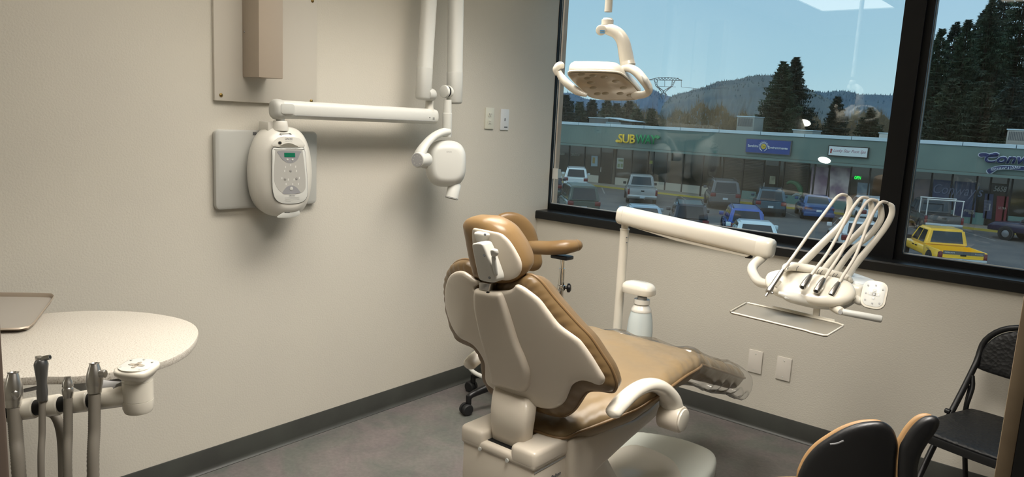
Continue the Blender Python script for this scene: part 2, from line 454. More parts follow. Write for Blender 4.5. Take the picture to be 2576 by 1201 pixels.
# wall plates
def blank_plate(c, n, x, m, lab, cat='wall plate', name='blank_wall_plate', grp=None):
    c, n, x = V(c), V(n), V(x); bm = nb()
    plate(bm, c, x, (0,0,1), .070, .1143, .003, n*.006, bev=.0018)
    o = thing(name, lab, cat, c, grp); emit_mesh('plate', bm, m, o)
    return o
for (u, v, lab) in ((1900.3, 910, 'white blank wall plate under the window, left of the pair'), (1971.8, 928, 'white blank wall plate under the window, right of the pair')):
    c = pix(u, v, 'y', 0); o = blank_plate((c.x, -.0005, c.z), (0,-1,0), (1,0,0), mat('ivory_plate', (214,208,198), .35), lab, grp='blank plates under the window')
    for s in (-1, 1):
        bm = nb(); cyl(bm, (c.x, -.006, c.z+s*.041), (c.x, -.0085, c.z+s*.041), .003); emit_mesh('screw', bm, M['offwhite'], o)
c = pix(1230, 298, 'x', 0)
pm = mat('outlet_plate', (214,212,196), .35)
o = blank_plate((.0005, c.y, c.z), (1,0,0), (0,1,0), pm, 'ivory double outlet plate on the left wall beside the corner', 'outlet', 'wall_outlet')
for s in (-1, 1):
    z = c.z + s*.0195; bm = nb(); prism(bm, [V((.006, c.y + a, z + max(-.0135, min(.0135, b)))) for a, b in [(.0172*math.cos(2*PI*k/24), .0172*math.sin(2*PI*k/24)) for k in range(24)]], (.002, 0, 0), .0006)
    r = emit_mesh('receptacle', bm, pm, o); r['label'] = 'raised socket face'
    bm = nb(); boxr(bm, (.0078, c.y-.0075, z-.001), (.0084, c.y-.005, z+.008)); boxr(bm, (.0078, c.y+.005, z+.0), (.0084, c.y+.0072, z+.007)); cyl(bm, (.0078, c.y, z-.007), (.0084, c.y, z-.007), .0028)
    emit_mesh('slots', bm, M['dgrey'], r, flat=True)
c = pix(1268, 301, 'x', 0)
o = blank_plate((.0005, c.y, c.z), (1,0,0), (0,1,0), mat('white_plate', (214,216,216), .35), 'white switch plate with one black slot on the left wall nearest the corner', 'switch', 'wall_switch')
bm = nb(); boxr(bm, (.006, c.y-.003, c.z-.008), (.0072, c.y+.003, c.z+.008), .001); emit_mesh('toggle_slot', bm, M['slot'], o)
bm = nb(); boxr(bm, (.006, c.y-.004, c.z-.0445), (.0068, c.y+.024, c.z-.038)); emit_mesh('label_strip', bm, M['dgrey'], o, flat=True)
# little notices stuck on the left end of the pane
for (u0, u1, v0, v1, m, lab) in ((1386, 1399, 423, 449, M['paper'], 'white paper notice stuck on the left edge of the window glass'), (1400, 1407.5, 425, 447, mat('pale_blue_notice', (150,172,182), .7), 'pale blue slip stuck beside the white notice on the glass')):
    y = .1208; P = [pix(u0, v0, 'y', y), pix(u1, v0+1, 'y', y), pix(u1-1, v1+1, 'y', y), pix(u0-1, v1, 'y', y)]
    if u0 < 1390:
        for q in P: q.x += .014
    else:
        for q in P: q.x += .012
    bm = nb(); prism(bm, P, (0, -.0006, 0)); tag(emit_mesh('window_notice', bm, m, flat=True), lab, 'notice')

# ================================================================ STEEL WALL PANEL (upper left)
P0 = pix(539.6, 256, 'x', .012); P1 = pix(796, 264, 'x', .012)
y0, y1, zb = P0.y, P1.y, (P0.z + P1.z)/2
t = thing('steel_wall_panel', 'tall taupe metal panel with a narrow box cover screwed to the left wall', 'wall panel', (0, (y0+y1)/2, zb))
bm = nb(); boxr(bm, (.0005, y0, zb), (.014, y1, 2.28), .002); emit_mesh('panel', bm, M['steelpaint'], t)
q0 = pix(610, 193, 'x', .014); q1 = pix(712, 199, 'x', .06)
ys = q0.y; X = None
for k in range(60):
    x = .02 + k*.003
    if pix(651, 195, 'x', x).y <= ys: X = x; break
X = X or .09
ye = pix(712, 199, 'x', X).y; zbx = pix(680, 196.5, 'x', X).z
bm = nb(); boxr(bm, (.014, ys, zbx), (X, ye, 2.3), .0025); emit_mesh('box_cover', bm, M['steelbox'], t)
for (u, v) in ((556, 239.5), (783, 254.5), (786, 2)):
    c = pix(u, v, 'x', .014); bm = nb(); lathe(bm, (.014, c.y, c.z), (1, 0, 0), [(.0072, 0), (.0072, .001), (.006, .003), (.003, .0042), (.0015, .0042), (.0015, .003)], 18); emit_mesh('screw', bm, M['brass'], t)
c = pix(614.5, 80, 'y', ys); bm = nb(); lathe(bm, (c.x, ys, c.z), (0, -1, 0), [(.004, 0), (.003, .002), (0.0005, .0025)], 12); emit_mesh('screw', bm, M['screw'], t)

# ================================================================ X-RAY UNIT
xr = thing('xray_unit', 'wall mounted white dental x-ray machine with keypad box, swing arm and tube head', 'x-ray machine', (0, -1.83, 1.06))
A0 = pix(540, 325, 'x', .022); A1 = pix(797, 514, 'x', .022)
bm = nb(); plate(bm, (.0005, (A0.y+A1.y)/2, (1.3685+1.0605)/2), (0,1,0), (0,0,1), A1.y-A0.y, 1.3685-1.0605, .02, (.024,0,0), .009); emit_mesh('mounting_plate', bm, mat('plate_grey', (178,178,172), .4), xr)
bm = nb(); c = pix(640, 335, 'x', .026); boxr(bm, (.0245, c.y-.006, c.z-.008), (.0255, c.y+.01, c.z+.004)); emit_mesh('plate_label', bm, M['dgrey'], xr, flat=True)
# egg shaped control box, rings stepping out of the wall
yc = -1.812
rings = []
for x, hw, zt, zbm, sh in ((.026, .120, 1.375, 1.055, 0), (.05, .134, 1.390, 1.036, 0), (.08, .135, 1.392, 1.029, 0), (.105, .127, 1.388, 1.030, 0), (.128, .110, 1.374, 1.036, 0), (.142, .094, 1.352, 1.050, 0), (.149, .084, 1.335, 1.066, 0), (.151, .076, 1.325, 1.075, 0)):
    zc = (zt + zbm)/2 - .0; hz = (zt - zbm)/2
    rg = []
    for a, b in supel(56, 1, 1, 2.7):
        w = hw*(1 - .10*max(0, b) - .03*max(0, -b))
        rg.append(V((x, yc + a*w, zc + b*hz)))
    rings.append(rg)
bm = nb(); loft(bm, rings); emit_mesh('control_box', bm, M['white'], xr, ang=60)
fx = .1512
def FP(u, v, dx=0): return pix(u, v, 'x', fx + dx)
def facepoly(name, px, m, th=.0015, base=0, parent=None, bev=0, smooth=True):
    P = [FP(u, v, base) for u, v in px]
    if smooth: P = spl(P, 4, True)
    bm = nb(); prism(bm, P, (th, 0, 0), bev); return emit_mesh(name, bm, m, parent or xr, ang=30)
pnl = [(685.5, 374), (705, 373.5), (745, 374), (764, 375), (769.6, 420), (772.6, 470), (770.6, 496), (756, 509.5), (722, 513), (698, 506.5), (686.5, 485), (684, 440), (684.4, 400)]
facepoly('front_seam', [(728.5 + (u-728.5)*1.022, 443 + (v-443)*1.012) for u, v in pnl], M['dgrey'], .0015)
face = facepoly('keypad_panel', pnl, M['offwhite'], .0028, bev=.0006)
b1 = .0028
kp = facepoly('grey_keypad', [(693.5, 377), (760, 377.8), (760.8, 379), (766, 420), (768.6, 460), (766, 478), (752, 487), (722, 488), (703, 480), (692, 462), (689, 440), (691.5, 400), (692.8, 378.5)], mat('keypad_grey', (172,170,164), .45), .0006, b1, face)
b2 = b1 + .0006
facepoly('display_surround', [(700.5, 380), (754, 380.5), (754, 388), (748, 402), (737, 409.5), (724, 410), (711, 402), (703, 391)], mat('keypad_mid', (142,142,144), .45), .0005, b2, face)
facepoly('start_surround', [(711, 487), (715, 478), (724, 469), (735, 467), (746, 472), (754, 482), (755, 485.5), (740, 488), (722, 488.2)], mat('keypad_mid2', (142,142,144), .45), .0005, b2, face)
b3 = b2 + .0005
P = [(715, 384.6), (742, 385), (742.6, 396), (715.3, 395.6)]
o = facepoly('display', P, M['green_lcd'], .0006, b3, face, smooth=False); o['label'] = 'green display window'
def btn(u, v, r, m, nm='button', b=b2, h=.0012):
    c = FP(u, v, b); bm = nb(); lathe(bm, c, (1,0,0), [(r, 0), (r, h*.6), (r*.8, h), (.0001, h)], 18); return emit_mesh(nm, bm, m, face)
btn(723, 402, .0042, M['lgrey'], b=b3); btn(736, 402.4, .0042, M['lgrey'], b=b3)
for u, v in ((731, 430.5), (717, 451), (746, 450)): btn(u, v, .0052, M['greybtn'])
btn(733, 475, .0072, M['lgrey'], b=b3)
for u, v in ((718, 420.5), (731, 415.5), (743.5, 419.5), (716, 430.5), (745.5, 430.5), (709, 448.5), (725, 452), (739.5, 452), (753, 448), (719.5, 463.5), (736, 464), (750.5, 463)):
    c = FP(u, v, b2); bm = nb(); boxr(bm, (c.x, c.y-.0022, c.z-.004), (c.x+.0004, c.y+.0022, c.z+.004)); emit_mesh('symbol', bm, M['offwhite'], face, flat=True)
text('lettering', 'GENDEX', FP(727, 494.6, b1), FP(742, 494.9, b1), .0055, M['dgrey'], face, .0003)
for k in range(4):
    bm = nb(); a = FP(716 + (k % 2)*2, 498.5 + k*3.1, b1); b = FP(753 - (k == 3)*22, 498 + k*3.1, b1); boxr(bm, (a.x, a.y, a.z), (a.x+.0003, b.y, a.z+.0009)); emit_mesh('fine_print', bm, M['greybtn'], face, flat=True)
# upper lip, dark key hole and thumb recess, brand line, lower mouth
lip = facepoly('top_cap', [(687, 368.5), (763, 370.5), (757, 352), (745, 346), (722, 344), (704, 345), (693, 352)], M['white'], .0022, -.0006, bev=.001)
facepoly('thumb_recess', [(705, 368.8), (748, 369.8), (742, 365), (732, 361), (722, 360.5), (711, 364)], mat('recess_grey', (120,116,104), .6), .0004, .0017, lip)
c = FP(704, 360, .0016); bm = nb(); lathe(bm, c, (1, 0, 0), [(.0085, 0), (.0085, .0006), (.0065, .0006), (.006, -.0002)], 24, sy=.8); emit_mesh('cable_port_rim', bm, mat('port_rim', (120,112,98), .5), xr)
bm = nb(); lathe(bm, c + V((.0003, 0, 0)), (1, 0, 0), [(.0064, 0), (.0001, .0003)], 24, sy=.8); emit_mesh('cable_port', bm, M['slot'], xr)
text('lettering', 'GENDEX', FP(717, 352.3, .0017), FP(736, 352.6, .0017), .0085, M['dgrey'], xr, .0003)
text('lettering', 'expert DC', FP(717, 357.2, .0017), FP(736, 357.2, .0017), .0045, M['lgrey'], xr, .0003, shear=.3)
bm = nb(); P = [pix(u, v, 'x', .136) for u, v in ((703, 334.5), (730, 335), (735.5, 340), (707, 340))]; prism(bm, P, (.0016, 0, 0)); emit_mesh('top_sticker', bm, M['lgrey'], xr, flat=True)
bm = nb(); P = [pix(u, v, 'x', .1377) for u, v in ((727, 335.6), (730.5, 335.6), (734, 339.6), (729, 339.3))]; prism(bm, P, (.0006, 0, 0)); emit_mesh('sticker_mark', bm, M['dgrey'], xr, flat=True)
mo = [pix(u, v, 'x', .139) for u, v in ((696, 547), (710, 536), (722, 526), (735, 522.5), (748, 526), (753, 533), (752, 541), (738, 546.5), (716, 548.5))]
bm = nb(); prism(bm, spl(mo, 4, True), (.003, 0, 0), .0008); emit_mesh('lower_mouth', bm, M['lgrey'], xr)
bm = nb(); P = [pix(u, v, 'x', .142) for u, v in ((718, 523.5), (728.5, 521), (728.5, 535), (716, 535))]; prism(bm, P, (.001, 0, 0)); emit_mesh('switch_gap', bm, M['slot'], xr, flat=True)
# neck collar and back rail above the box
c = pix(705, 326, 'x', .105)
bm = nb(); lathe(bm, (.105, c.y, 1.372), (0,0,1), [(.031, 0), (.030, .015), (.0265, .036), (.025, .038), (.016, .039)], 28); emit_mesh('collar', bm, M['white'], xr)
bm = nb(); boxr(bm, (.03, c.y-.05, 1.36), (.10, c.y+.01, 1.405), .006); emit_mesh('rear_hump', bm, M['white'], xr)
bm = nb(); cyl(bm, (.105, c.y, 1.405), (.105, c.y, 1.425), .0165); emit_mesh('pivot', bm, M['lgrey'], xr)
# swing arm, flattened tube parallel to the wall
ax = .105
a = pix(686, 275, 'x', ax); b = pix(1096, 297, 'x', ax); zc = 1.4545
def armrings(y0, y1, hw, hh, e, endr=0):
    st = [(y0, .3), (y0+.004, .75), (y0+.012, .95), (y0+.022, 1), (y1-.018, 1), (y1-.008, .93), (y1-.002, .75), (y1, .4)]
    return [[V((ax + p*hw*s, yy, zc + q*hh*s)) for p, q in supel(32, 1, 1, e)] for yy, s in st]
bm = nb(); loft(bm, armrings(a.y+.02, b.y, .030, .0355, 2.6)); arm = emit_mesh('swing_arm', bm, M['offwhite'], xr, ang=50)
bm = nb(); 
st = [(a.y-.004, .45), (a.y, .8), (a.y+.008, .96), (a.y+.02, 1), (a.y+.033, .98)]
loft(bm, [[V((ax + p*.034*s, yy, zc - .001 + q*.040*s)) for p, q in supel(32, 1, 1, 2.4)] for yy, s in st]); emit_mesh('arm_end_cap', bm, M['lgrey'], xr, ang=50)
bm = nb(); plate(bm, (ax+.0285, a.y+.045, zc+.003), (0,1,0), (0,0,1), .062, .040, .012, (.006,0,0), .002); emit_mesh('end_cap_tongue', bm, M['lgrey'], xr)
bm = nb(); boxr(bm, (ax+.028, a.y+.08, zc-.021), (ax+.0312, b.y-.03, zc-.0195)); emit_mesh('arm_groove', bm, M['mgrey'], arm, flat=True)
c = pix(1081.5, 296, 'x', ax+.031); bm = nb(); cyl(bm, (ax+.029, c.y, c.z), (ax+.0315, c.y, c.z), .0026); emit_mesh('screw', bm, M['slot'], arm)
for k in range(3):
    c = pix(1091, 296+2.2*k, 'x', ax+.030); bm = nb(); boxr(bm, (ax+.028, c.y-.006, c.z-.001), (ax+.0306, c.y+.006, c.z+.0005)); emit_mesh('printed_mark', bm, M['dgrey'], arm, flat=True)
# folded scissor arm: two long tubes rising out of the picture
X0 = ax
nk = pix(1080, 268, 'x', X0)
bm = nb(); lathe(bm, (X0, nk.y, 1.476), (0,0,1), [(.028, 0), (.022, .01), (.019, .025), (.0185, .05), (.017, .052), (.017, .08)], 24); emit_mesh('pivot', bm, M['white'], xr)
def limb(p0, p1, w, cuff, side, m0=M['offwhite']):
    p0, p1 = V(p0), V(p1); d = (p1 - p0).normalized(); x = V((0, 1, 0)); x = (x - d*x.dot(d)).normalized(); y = d.cross(x)
    def ring(t, s=1): return [p0 + d*t + x*(a*w*s) + y*(b*w*.85*s) for a, b in supel(28, 1, 1, 2.6)]
    L = (p1 - p0).length
    bm = nb(); loft(bm, [ring(cuff-.002, .9), ring(cuff), ring(L)]); emit_mesh('scissor_arm', bm, m0, xr, ang=50)
    bm = nb(); loft(bm, [ring(0, .55), ring(.004, .9), ring(.012, 1.02), ring(cuff-.004, 1.04), ring(cuff, 1.0)]); emit_mesh('arm_cuff', bm, M['lgrey'], xr, ang=50)
a0 = pix(1064, 252, 'x', X0+.01); a1 = pix(1089, -160, 'x', X0+.01)
limb(a0, a1, .036, .148, 1)
xb = X0 + .05
b0 = pix(1143, 262, 'x', xb); b1_ = pix(1149.5, -160, 'x', xb)
limb(b0, b1_, .037, .150, 1)
c = pix(1078, 238, 'x', X0+.02); bm = nb(); cyl(bm, c - V((0,.012,0)), c + V((0,.03,0)), .028, bev=.006); emit_mesh('elbow_disc', bm, M['lgrey'], xr)
c = (b1_ + a1)/2; 
bm = nb(); cyl(bm, (min(a1.x, b1_.x), a1.y, a1.z), (b1_.x, b1_.y, b1_.z), .045, bev=.008); emit_mesh('top_elbow', bm, M['lgrey'], xr)
# ball joint and drop pipe
c = pix(1124, 231, 'x', xb-.005)
for s, r in ((-.014, .030), (.012, .030)):
    bm = nb(); cyl(bm, c + V((0, s-.008, 0)), c + V((0, s+.008, 0)), r, bev=.004); emit_mesh('joint_cheek', bm, M['offwhite'], xr)
bm = nb(); cyl(bm, c + V((0, -.007, 0)), c + V((0, .006, 0)), .026); emit_mesh('joint_gap', bm, M['slot'], xr)
c1 = pix(1126, 262, 'x', xb); c2 = pix(1124, 345, 'x', xb)
bm = nb(); lathe(bm, c2, c1 - c2, [(.021, 0), (.0225, .006), (.0225, (c1-c2).length*.72), (.0205, (c1-c2).length*.73), (.0185, (c1-c2).length+.02)], 24); emit_mesh('drop_pipe', bm, M['offwhite'], xr)
# yoke
pp = [pix(u, v, 'x', xb+.004) for u, v in ((1126, 331), (1108, 335), (1088, 346), (1070, 365), (1058, 385), (1055, 402))]
bm = nb(); tube(bm, pp, [.020, .019, .0175, .019, .024, .027], seg=20, sx=1.25, up=(1,0,0)); emit_mesh('yoke', bm, M['offwhite'], xr, ang=60)
hub = pp[-1]
bm = nb(); cyl(bm, hub + V((.02, -.032, .0)), hub + V((.0, .05, -.0)), .036, .032, bev=.006); emit_mesh('yoke_hub', bm, M['offwhite'], xr)
c = hub + V((.0205, -.0325, 0)); n = V((.25, -.97, 0)).normalized(); bm = nb(); lathe(bm, c, n, [(.031, 0), (.0305, .0015), (.0001, .002)], 30); o = emit_mesh('dial_keypad', bm, M['mgrey'], xr)
xx = n.cross(V((0,0,1))).normalized()
for k in range(8):
    t = 2*PI*k/8; q = c + n*.0015 + xx*(.021*math.cos(t)) + V((0,0,.021*math.sin(t))); bm = nb(); cyl(bm, q, q + n*.001, .0022, seg=10); emit_mesh('button', bm, M['lgrey'], o)
# tube head
hc = pix(1122, 413, 'x', xb+.004); nrm = V((.80, -.55, .06)).normalized(); hx = V((0,0,1)).cross(nrm).normalized(); hy = nrm.cross(hx)
rings = []
for t, s, e in ((-.075, .62, 2.4), (-.07, .75, 2.5), (-.055, .9, 2.6), (-.03, .985, 2.7), (0, 1.0, 2.8), (.012, .99, 2.8), (.028, .93, 2.8), (.045, .80, 2.9), (.052, .70, 3), (.054, .6, 3)):
    rings.append([hc + nrm*t + hx*(a*.097*s) + hy*(b*.112*s + .002) for a, b in supel(44, 1, 1, e)])
bm = nb(); loft(bm, rings); emit_mesh('tube_head', bm, M['offwhite'], xr, ang=60)
c = hc - hx*.088 + nrm*.005; bm = nb(); cyl(bm, c - hx*.03, c + hx*.02, .023, .028, bev=.003); emit_mesh('head_pivot', bm, M['white'], xr)
c = hc + nrm*.054 + hx*.035 + hy*.03; bm = nb(); cyl(bm, hc + nrm*.045 + hx*.052 + hy*.012, hc + nrm*.053 + hx*.052 + hy*.012, .0028); emit_mesh('screw', bm, M['mgrey'], xr)
text('lettering', 'GENDEX', hc + nrm*.0535 + hx*-.010 + hy*.055, hc + nrm*.0535 + hx*.016 + hy*.055, .006, M['greybtn'], xr, .0006, up=hy)
k0 = pix(1143, 470, 'x', xb+.035); k1 = pix(1136, 500, 'x', xb+.035); d = (k1 - k0).normalized(); L = (k1-k0).length
bm = nb(); lathe(bm, k0 - d*.02, d, [(.024, 0), (.031, .01), (.031, L+.012), (.0315, L+.016), (.0315, L+.02), (.027, L+.02), (.026, L+.012)], 30); emit_mesh('beam_cone', bm, M['offwhite'], xr)
bm = nb(); lathe(bm, k1 - d*.0, d, [(.0318, -.004), (.0318, -.002)], 30); emit_mesh('cone_ring', bm, M['dgrey'], xr)
# ================================================================ OUTSIDE
ZG = -3.8; YB = 51.2
M['asphalt'] = mat('asphalt', (88,88,88), .85, var=(.5, (104,102,99), 6))
M['concrete'] = mat('concrete_walk', (150,146,134), .85, var=(1.5, (134,130,120)))
M['yline'] = mat('yellow_curb_paint', (176,160,70), .7)
M['wline'] = mat('worn_white_paint', (150,150,146), .8)
M['teal'] = mat('green_grey_siding', (108,128,121), .6, var=(.6, (101,121,115)))
M['flash'] = mat('pale_metal_flashing', (190,208,216), .35, metal=.2)
M['soffit'] = mat('soffit', (78,76,66), .8)
M['mull'] = mat('dark_bronze_mullion', (38,34,30), .4)
M['dglass'] = mat('shop_glass', (50,47,40), .06, spec=.9, var=(.5, (66,61,50)))
M['basepanel'] = mat('pale_base_panel', (176,172,158), .6)
M['tealpanel'] = mat('teal_base_panel', (96,128,122), .6)
def gslab(name, a, b, m, **k):
    bm = nb(); boxr(bm, a, b); o = emit_mesh(name, bm, m, flat=True); return o
struct(gslab('ground', (-90, 2, ZG-.3), (60, 48.9, ZG), M['asphalt']))
struct(gslab('walkway', (-90, 48.9, ZG-.3), (60, YB+.5, ZG+.13), M['concrete']))
struct(gslab('ground_beyond', (-400, YB+.5, ZG-.4), (300, 900, ZG-.1), mat('winter_grass', (120,112,84), .9)))
bm = nb(); boxr(bm, (-60, 48.78, ZG), (30, 48.92, ZG+.135)); struct(emit_mesh('curb_line', bm, M['yline'], flat=True))
bm = nb()                                    # stall lines, slanted like the cars
for x in [-34+3.6*k for k in range(12)]:
    for (yy, L) in ((48.6, 5.2), (33.5, 4.6)):
        c = V((x - (48.6-yy)*-.0, yy, ZG+.006)); d = V((math.sin(R(35)), -math.cos(R(35)), 0)); n = V((d.y, -d.x, 0))*.05
        add(bm, [c-n, c+n, c+d*L+n, c+d*L-n], [(0,1,2,3)])
struct(emit_mesh('stall_lines', bm, M['wline'], flat=True))
# ---- shop building
bd = thing('shop_building', 'long single storey shop row with green-grey fascia across the parking lot', 'building', (-15, YB, ZG))
def X(u, v=430, y=YB): return pix(u, v, 'y', y).x
bm = nb(); boxr(bm, (-60, YB+.05, ZG), (30, YB+14, 1.15)); emit_mesh('wall', bm, mat('shop_wall', (84,80,70), .8), bd, flat=True)
bm = nb(); boxr(bm, (-60, YB-.25, -.5), (30, YB+.05, 1.22))
for k in range(330):                          # vertical board grooves
    x = -59 + k*.27; boxr(bm, (x, YB-.253, -.48), (x+.016, YB-.25, 1.2))
emit_mesh('fascia', bm, M['teal'], bd, flat=True)
bm = nb(); boxr(bm, (-60, YB-.30, -.56), (30, YB-.22, -.48)); emit_mesh('fascia_edge', bm, mat('fascia_edge', (120,140,134), .6), bd, flat=True)
caps = [-60, -44.5] + [pix(u, 310, 'y', YB-.3).x for u in (1456, 1536, 1621, 1712.6, 1811, 1916, 2028, 2147)] + [X(2268, 345)] + [pix(2424, 350, 'y', YB-.3).x, X(2560, 360), 8, 30]
for a, b in zip(caps[:-1], caps[1:]):
    bm = nb(); boxr(bm, (a+.02, YB-.32, 1.2), (b-.02, YB+.3, 1.44), .01); emit_mesh('cap_flashing', bm, M['flash'], bd, flat=True)
us = [1352, 1392, 1430, 1469, 1509, 1540, 1548, 1588, 1629, 1676, 1718.5, 1768, 1819, 1870, 1922, 1960, 1973, 2035, 2087, 2142, 2190, 2246, 2300, 2347, 2399, 2462, 2497, 2541, 2552, 2610, 2660]
doors = {1509, 1922, 2497}; tealfrom = 1819
mblind = mat('brown_blinds', (72,66,56), .6)
for a, b in zip(us[:-1], us[1:]):
    xa, xb = X(a), X(b)
    if a in doors:
        bm = nb(); boxr(bm, (xa+.06, YB-.03, ZG+.13), (xb-.06, YB+.02, -1.05)); d = emit_mesh('door', bm, mat('shop_door_glass', (46,42,36), .15), bd, flat=True)
        bm = nb(); boxr(bm, (xa+.12, YB-.10, ZG+1.1), (xa+.17, YB-.03, ZG+1.5)); emit_mesh('handle', bm, M['brushed'], d, flat=True)
        bm = nb(); boxr(bm, (xa+.06, YB-.03, -1.0), (xb-.06, YB+.02, -.5)); emit_mesh('window_pane', bm, M['dglass'], bd, flat=True)
    elif b - a < 10: 
        bm = nb(); boxr(bm, (xa, YB-.04, ZG+.13), (xb, YB+.02, -.5)); emit_mesh('pier', bm, M['soffit'], bd, flat=True)
    else:
        hb = .62 if a < 1990 else .75
        bm = nb(); boxr(bm, (xa+.05, YB-.04, ZG+.13), (xb-.05, YB+.02, ZG+.13+hb)); emit_mesh('base_panel', bm, M['basepanel'] if a < tealfrom else M['tealpanel'], bd, flat=True)
        bm = nb(); boxr(bm, (xa+.05, YB-.02, ZG+.16+hb), (xb-.05, YB+.03, -.5)); p = emit_mesh('window_pane', bm, M['dglass'], bd, flat=True)
        if 1819 <= a < 1900 or a == 1973:
            bm = nb()
            for k in range(20): boxr(bm, (xa+.08, YB-.035, ZG+.95+k*.115), (xb-.08, YB-.022, ZG+1.02+k*.115))
            emit_mesh('blinds', bm, mblind, p, flat=True)
    bm = nb(); boxr(bm, (xa-.05, YB-.07, ZG+.13), (xa+.05, YB+.03, -.5)); emit_mesh('mullion', bm, M['mull'], bd, flat=True)
# canopy posts
for u in (1638, 1762, 2044):
    x = X(u, 480, 49.6); bm = nb(); boxr(bm, (x-.05, 49.55, ZG+.13), (x+.05, 49.65, -.5)); emit_mesh('post', bm, M['mull'], bd, flat=True)
bm = nb(); boxr(bm, (-60, 49.4, -.5), (30, YB, -.42)); emit_mesh('canopy_soffit', bm, M['soffit'], bd, flat=True)
bm = nb(); boxr(bm, (-60, 49.3, -.56), (30, 49.42, -.40)); emit_mesh('canopy_edge', bm, M['teal'], bd, flat=True)
# ---- signs
YS = YB-.42
def sp(u, v, y=YS): return pix(u, v, 'y', y)
t = thing('shop_sign', 'yellow and green block letter sandwich shop sign with arrow ends on the fascia', 'sign', sp(1605, 360))
ys_ = mat('sign_yellow', (246,204,50), .5); gs_ = mat('sign_green', (36,150,90), .5)
text('letters', 'SUB', sp(1555, 360), sp(1597.5, 362), .76, ys_, t, .06, bold=.018, spacing=.9)
text('letters', 'WAY', sp(1598.5, 361.5), sp(1652, 364), .76, gs_, t, .06, bold=.018, spacing=.9)
bm = nb(); prism(bm, [sp(1549, 355), sp(1555, 350.5), sp(1555, 353), sp(1562, 353), sp(1562, 357), sp(1555, 357), sp(1555, 359.5)], (0, -.12, 0)); emit_mesh('arrow', bm, ys_, t, flat=True)
bm = nb(); prism(bm, [sp(1662, 345.5), sp(1655, 340), sp(1655, 343.5), sp(1646, 343.5), sp(1646, 347.5), sp(1655, 347.5), sp(1655, 351)], (0, -.12, 0)); emit_mesh('arrow', bm, gs_, t, flat=True)
def boardsign(name, corners, m, lab, rim=M['dgrey']):
    P = [sp(*c) for c in corners]; x0, x1 = P[0].x, P[1].x; z1 = (P[0].z+P[1].z)/2; z0 = (P[2].z+P[3].z)/2
    t = thing(name, lab, 'sign', ((x0+x1)/2, YS, z0))
    bm = nb(); boxr(bm, (x0-.06, YS, z0-.06), (x1+.06, YB-.25, z1+.06)); emit_mesh('frame', bm, rim, t, flat=True)
    bm = nb(); boxr(bm, (x0, YS-.02, z0), (x1, YS, z1)); emit_mesh('face', bm, m, t, flat=True)
    return t, x0, x1, z0, z1
t, x0, x1, z0, z1 = boardsign('shop_sign', [(1879, 349.5), (1989.5, 356.5), (1986.5, 389.5), (1876.5, 382.5)], mat('sign_blue', (38,70,140), .5), 'blue shop sign with a sunburst between two white words')
w = x1-x0; h = z1-z0; wm = mat('sign_white', (222,224,222), .5)
text('letters', 'Sunshine', (x0+w*.04, YS-.021, z0+h*.40), (x0+w*.29, YS-.021, z0+h*.40), h*.2, wm, t, .01, bold=.02)
text('letters', 'Environments', (x0+w*.51, YS-.021, z0+h*.35), (x0+w*.95, YS-.021, z0+h*.35), h*.2, wm, t, .01, bold=.02)
cx, cz = x0+w*.405, z0+h*.5; sy = mat('sun_yellow', (206,178,60), .5)
bm = nb(); cyl(bm, (cx, YS-.02, cz), (cx, YS-.035, cz), h*.2); emit_mesh('sun_disc', bm, sy, t)
bm = nb()
for k in range(15):
    a = R(12*k + 6); d = V((math.cos(a), 0, math.sin(a))); n = V((-d.z, 0, d.x)); c = V((cx, YS-.022, cz)); r0, r1, q = h*.25, h*(.42 if k % 2 else .36), .02
    add(bm, [c+d*r0-n*q, c+d*r0+n*q, c+d*r1+n*q*.5, c+d*r1-n*q*.5], [(0,1,2,3)])
emit_mesh('sun_rays', bm, wm, t, flat=True)
for s in (-1, 1):
    bm = nb(); tube(bm, [(cx+s*h*.28, YS-.03, cz), (cx+s*h*.25, YS-.03, cz-h*.2), (cx+s*h*.08, YS-.03, cz-h*.36)], [.012, .035, .02], seg=6); emit_mesh('hand', bm, wm, t)
text('letters', 'Care', (cx-h*.14, YS-.036, cz-h*.06), (cx+h*.14, YS-.036, cz-h*.06), h*.14, mat('sign_olive', (110,100,50), .5), t, .005)
t, x0, x1, z0, z1 = boardsign('shop_sign', [(2086.5, 368), (2183.5, 373.5), (2181.5, 397), (2084.5, 390)], mat('sign_pale', (216,222,222), .5), 'white shop sign with pink script and a red foot mark', M['mull'])
w = x1-x0; h = z1-z0
text('letters', 'Lucky Star Foot Spa', (x0+w*.12, YS-.021, z0+h*.32), (x0+w*.96, YS-.021, z0+h*.32), h*.42, mat('sign_pink', (190,150,162), .5), t, .01, shear=.4, bold=.005)
bm = nb(); lathe(bm, (x0+w*.06, YS-.02, z0+h*.35), (0,-1,0), [(h*.13, 0), (h*.13, .01)], 14, sx=.7); lathe(bm, (x0+w*.065, YS-.02, z0+h*.6), (0,-1,0), [(h*.14, 0), (h*.14, .01)], 14, sx=.8); emit_mesh('foot_mark', bm, mat('sign_red', (150,30,40), .5), t)
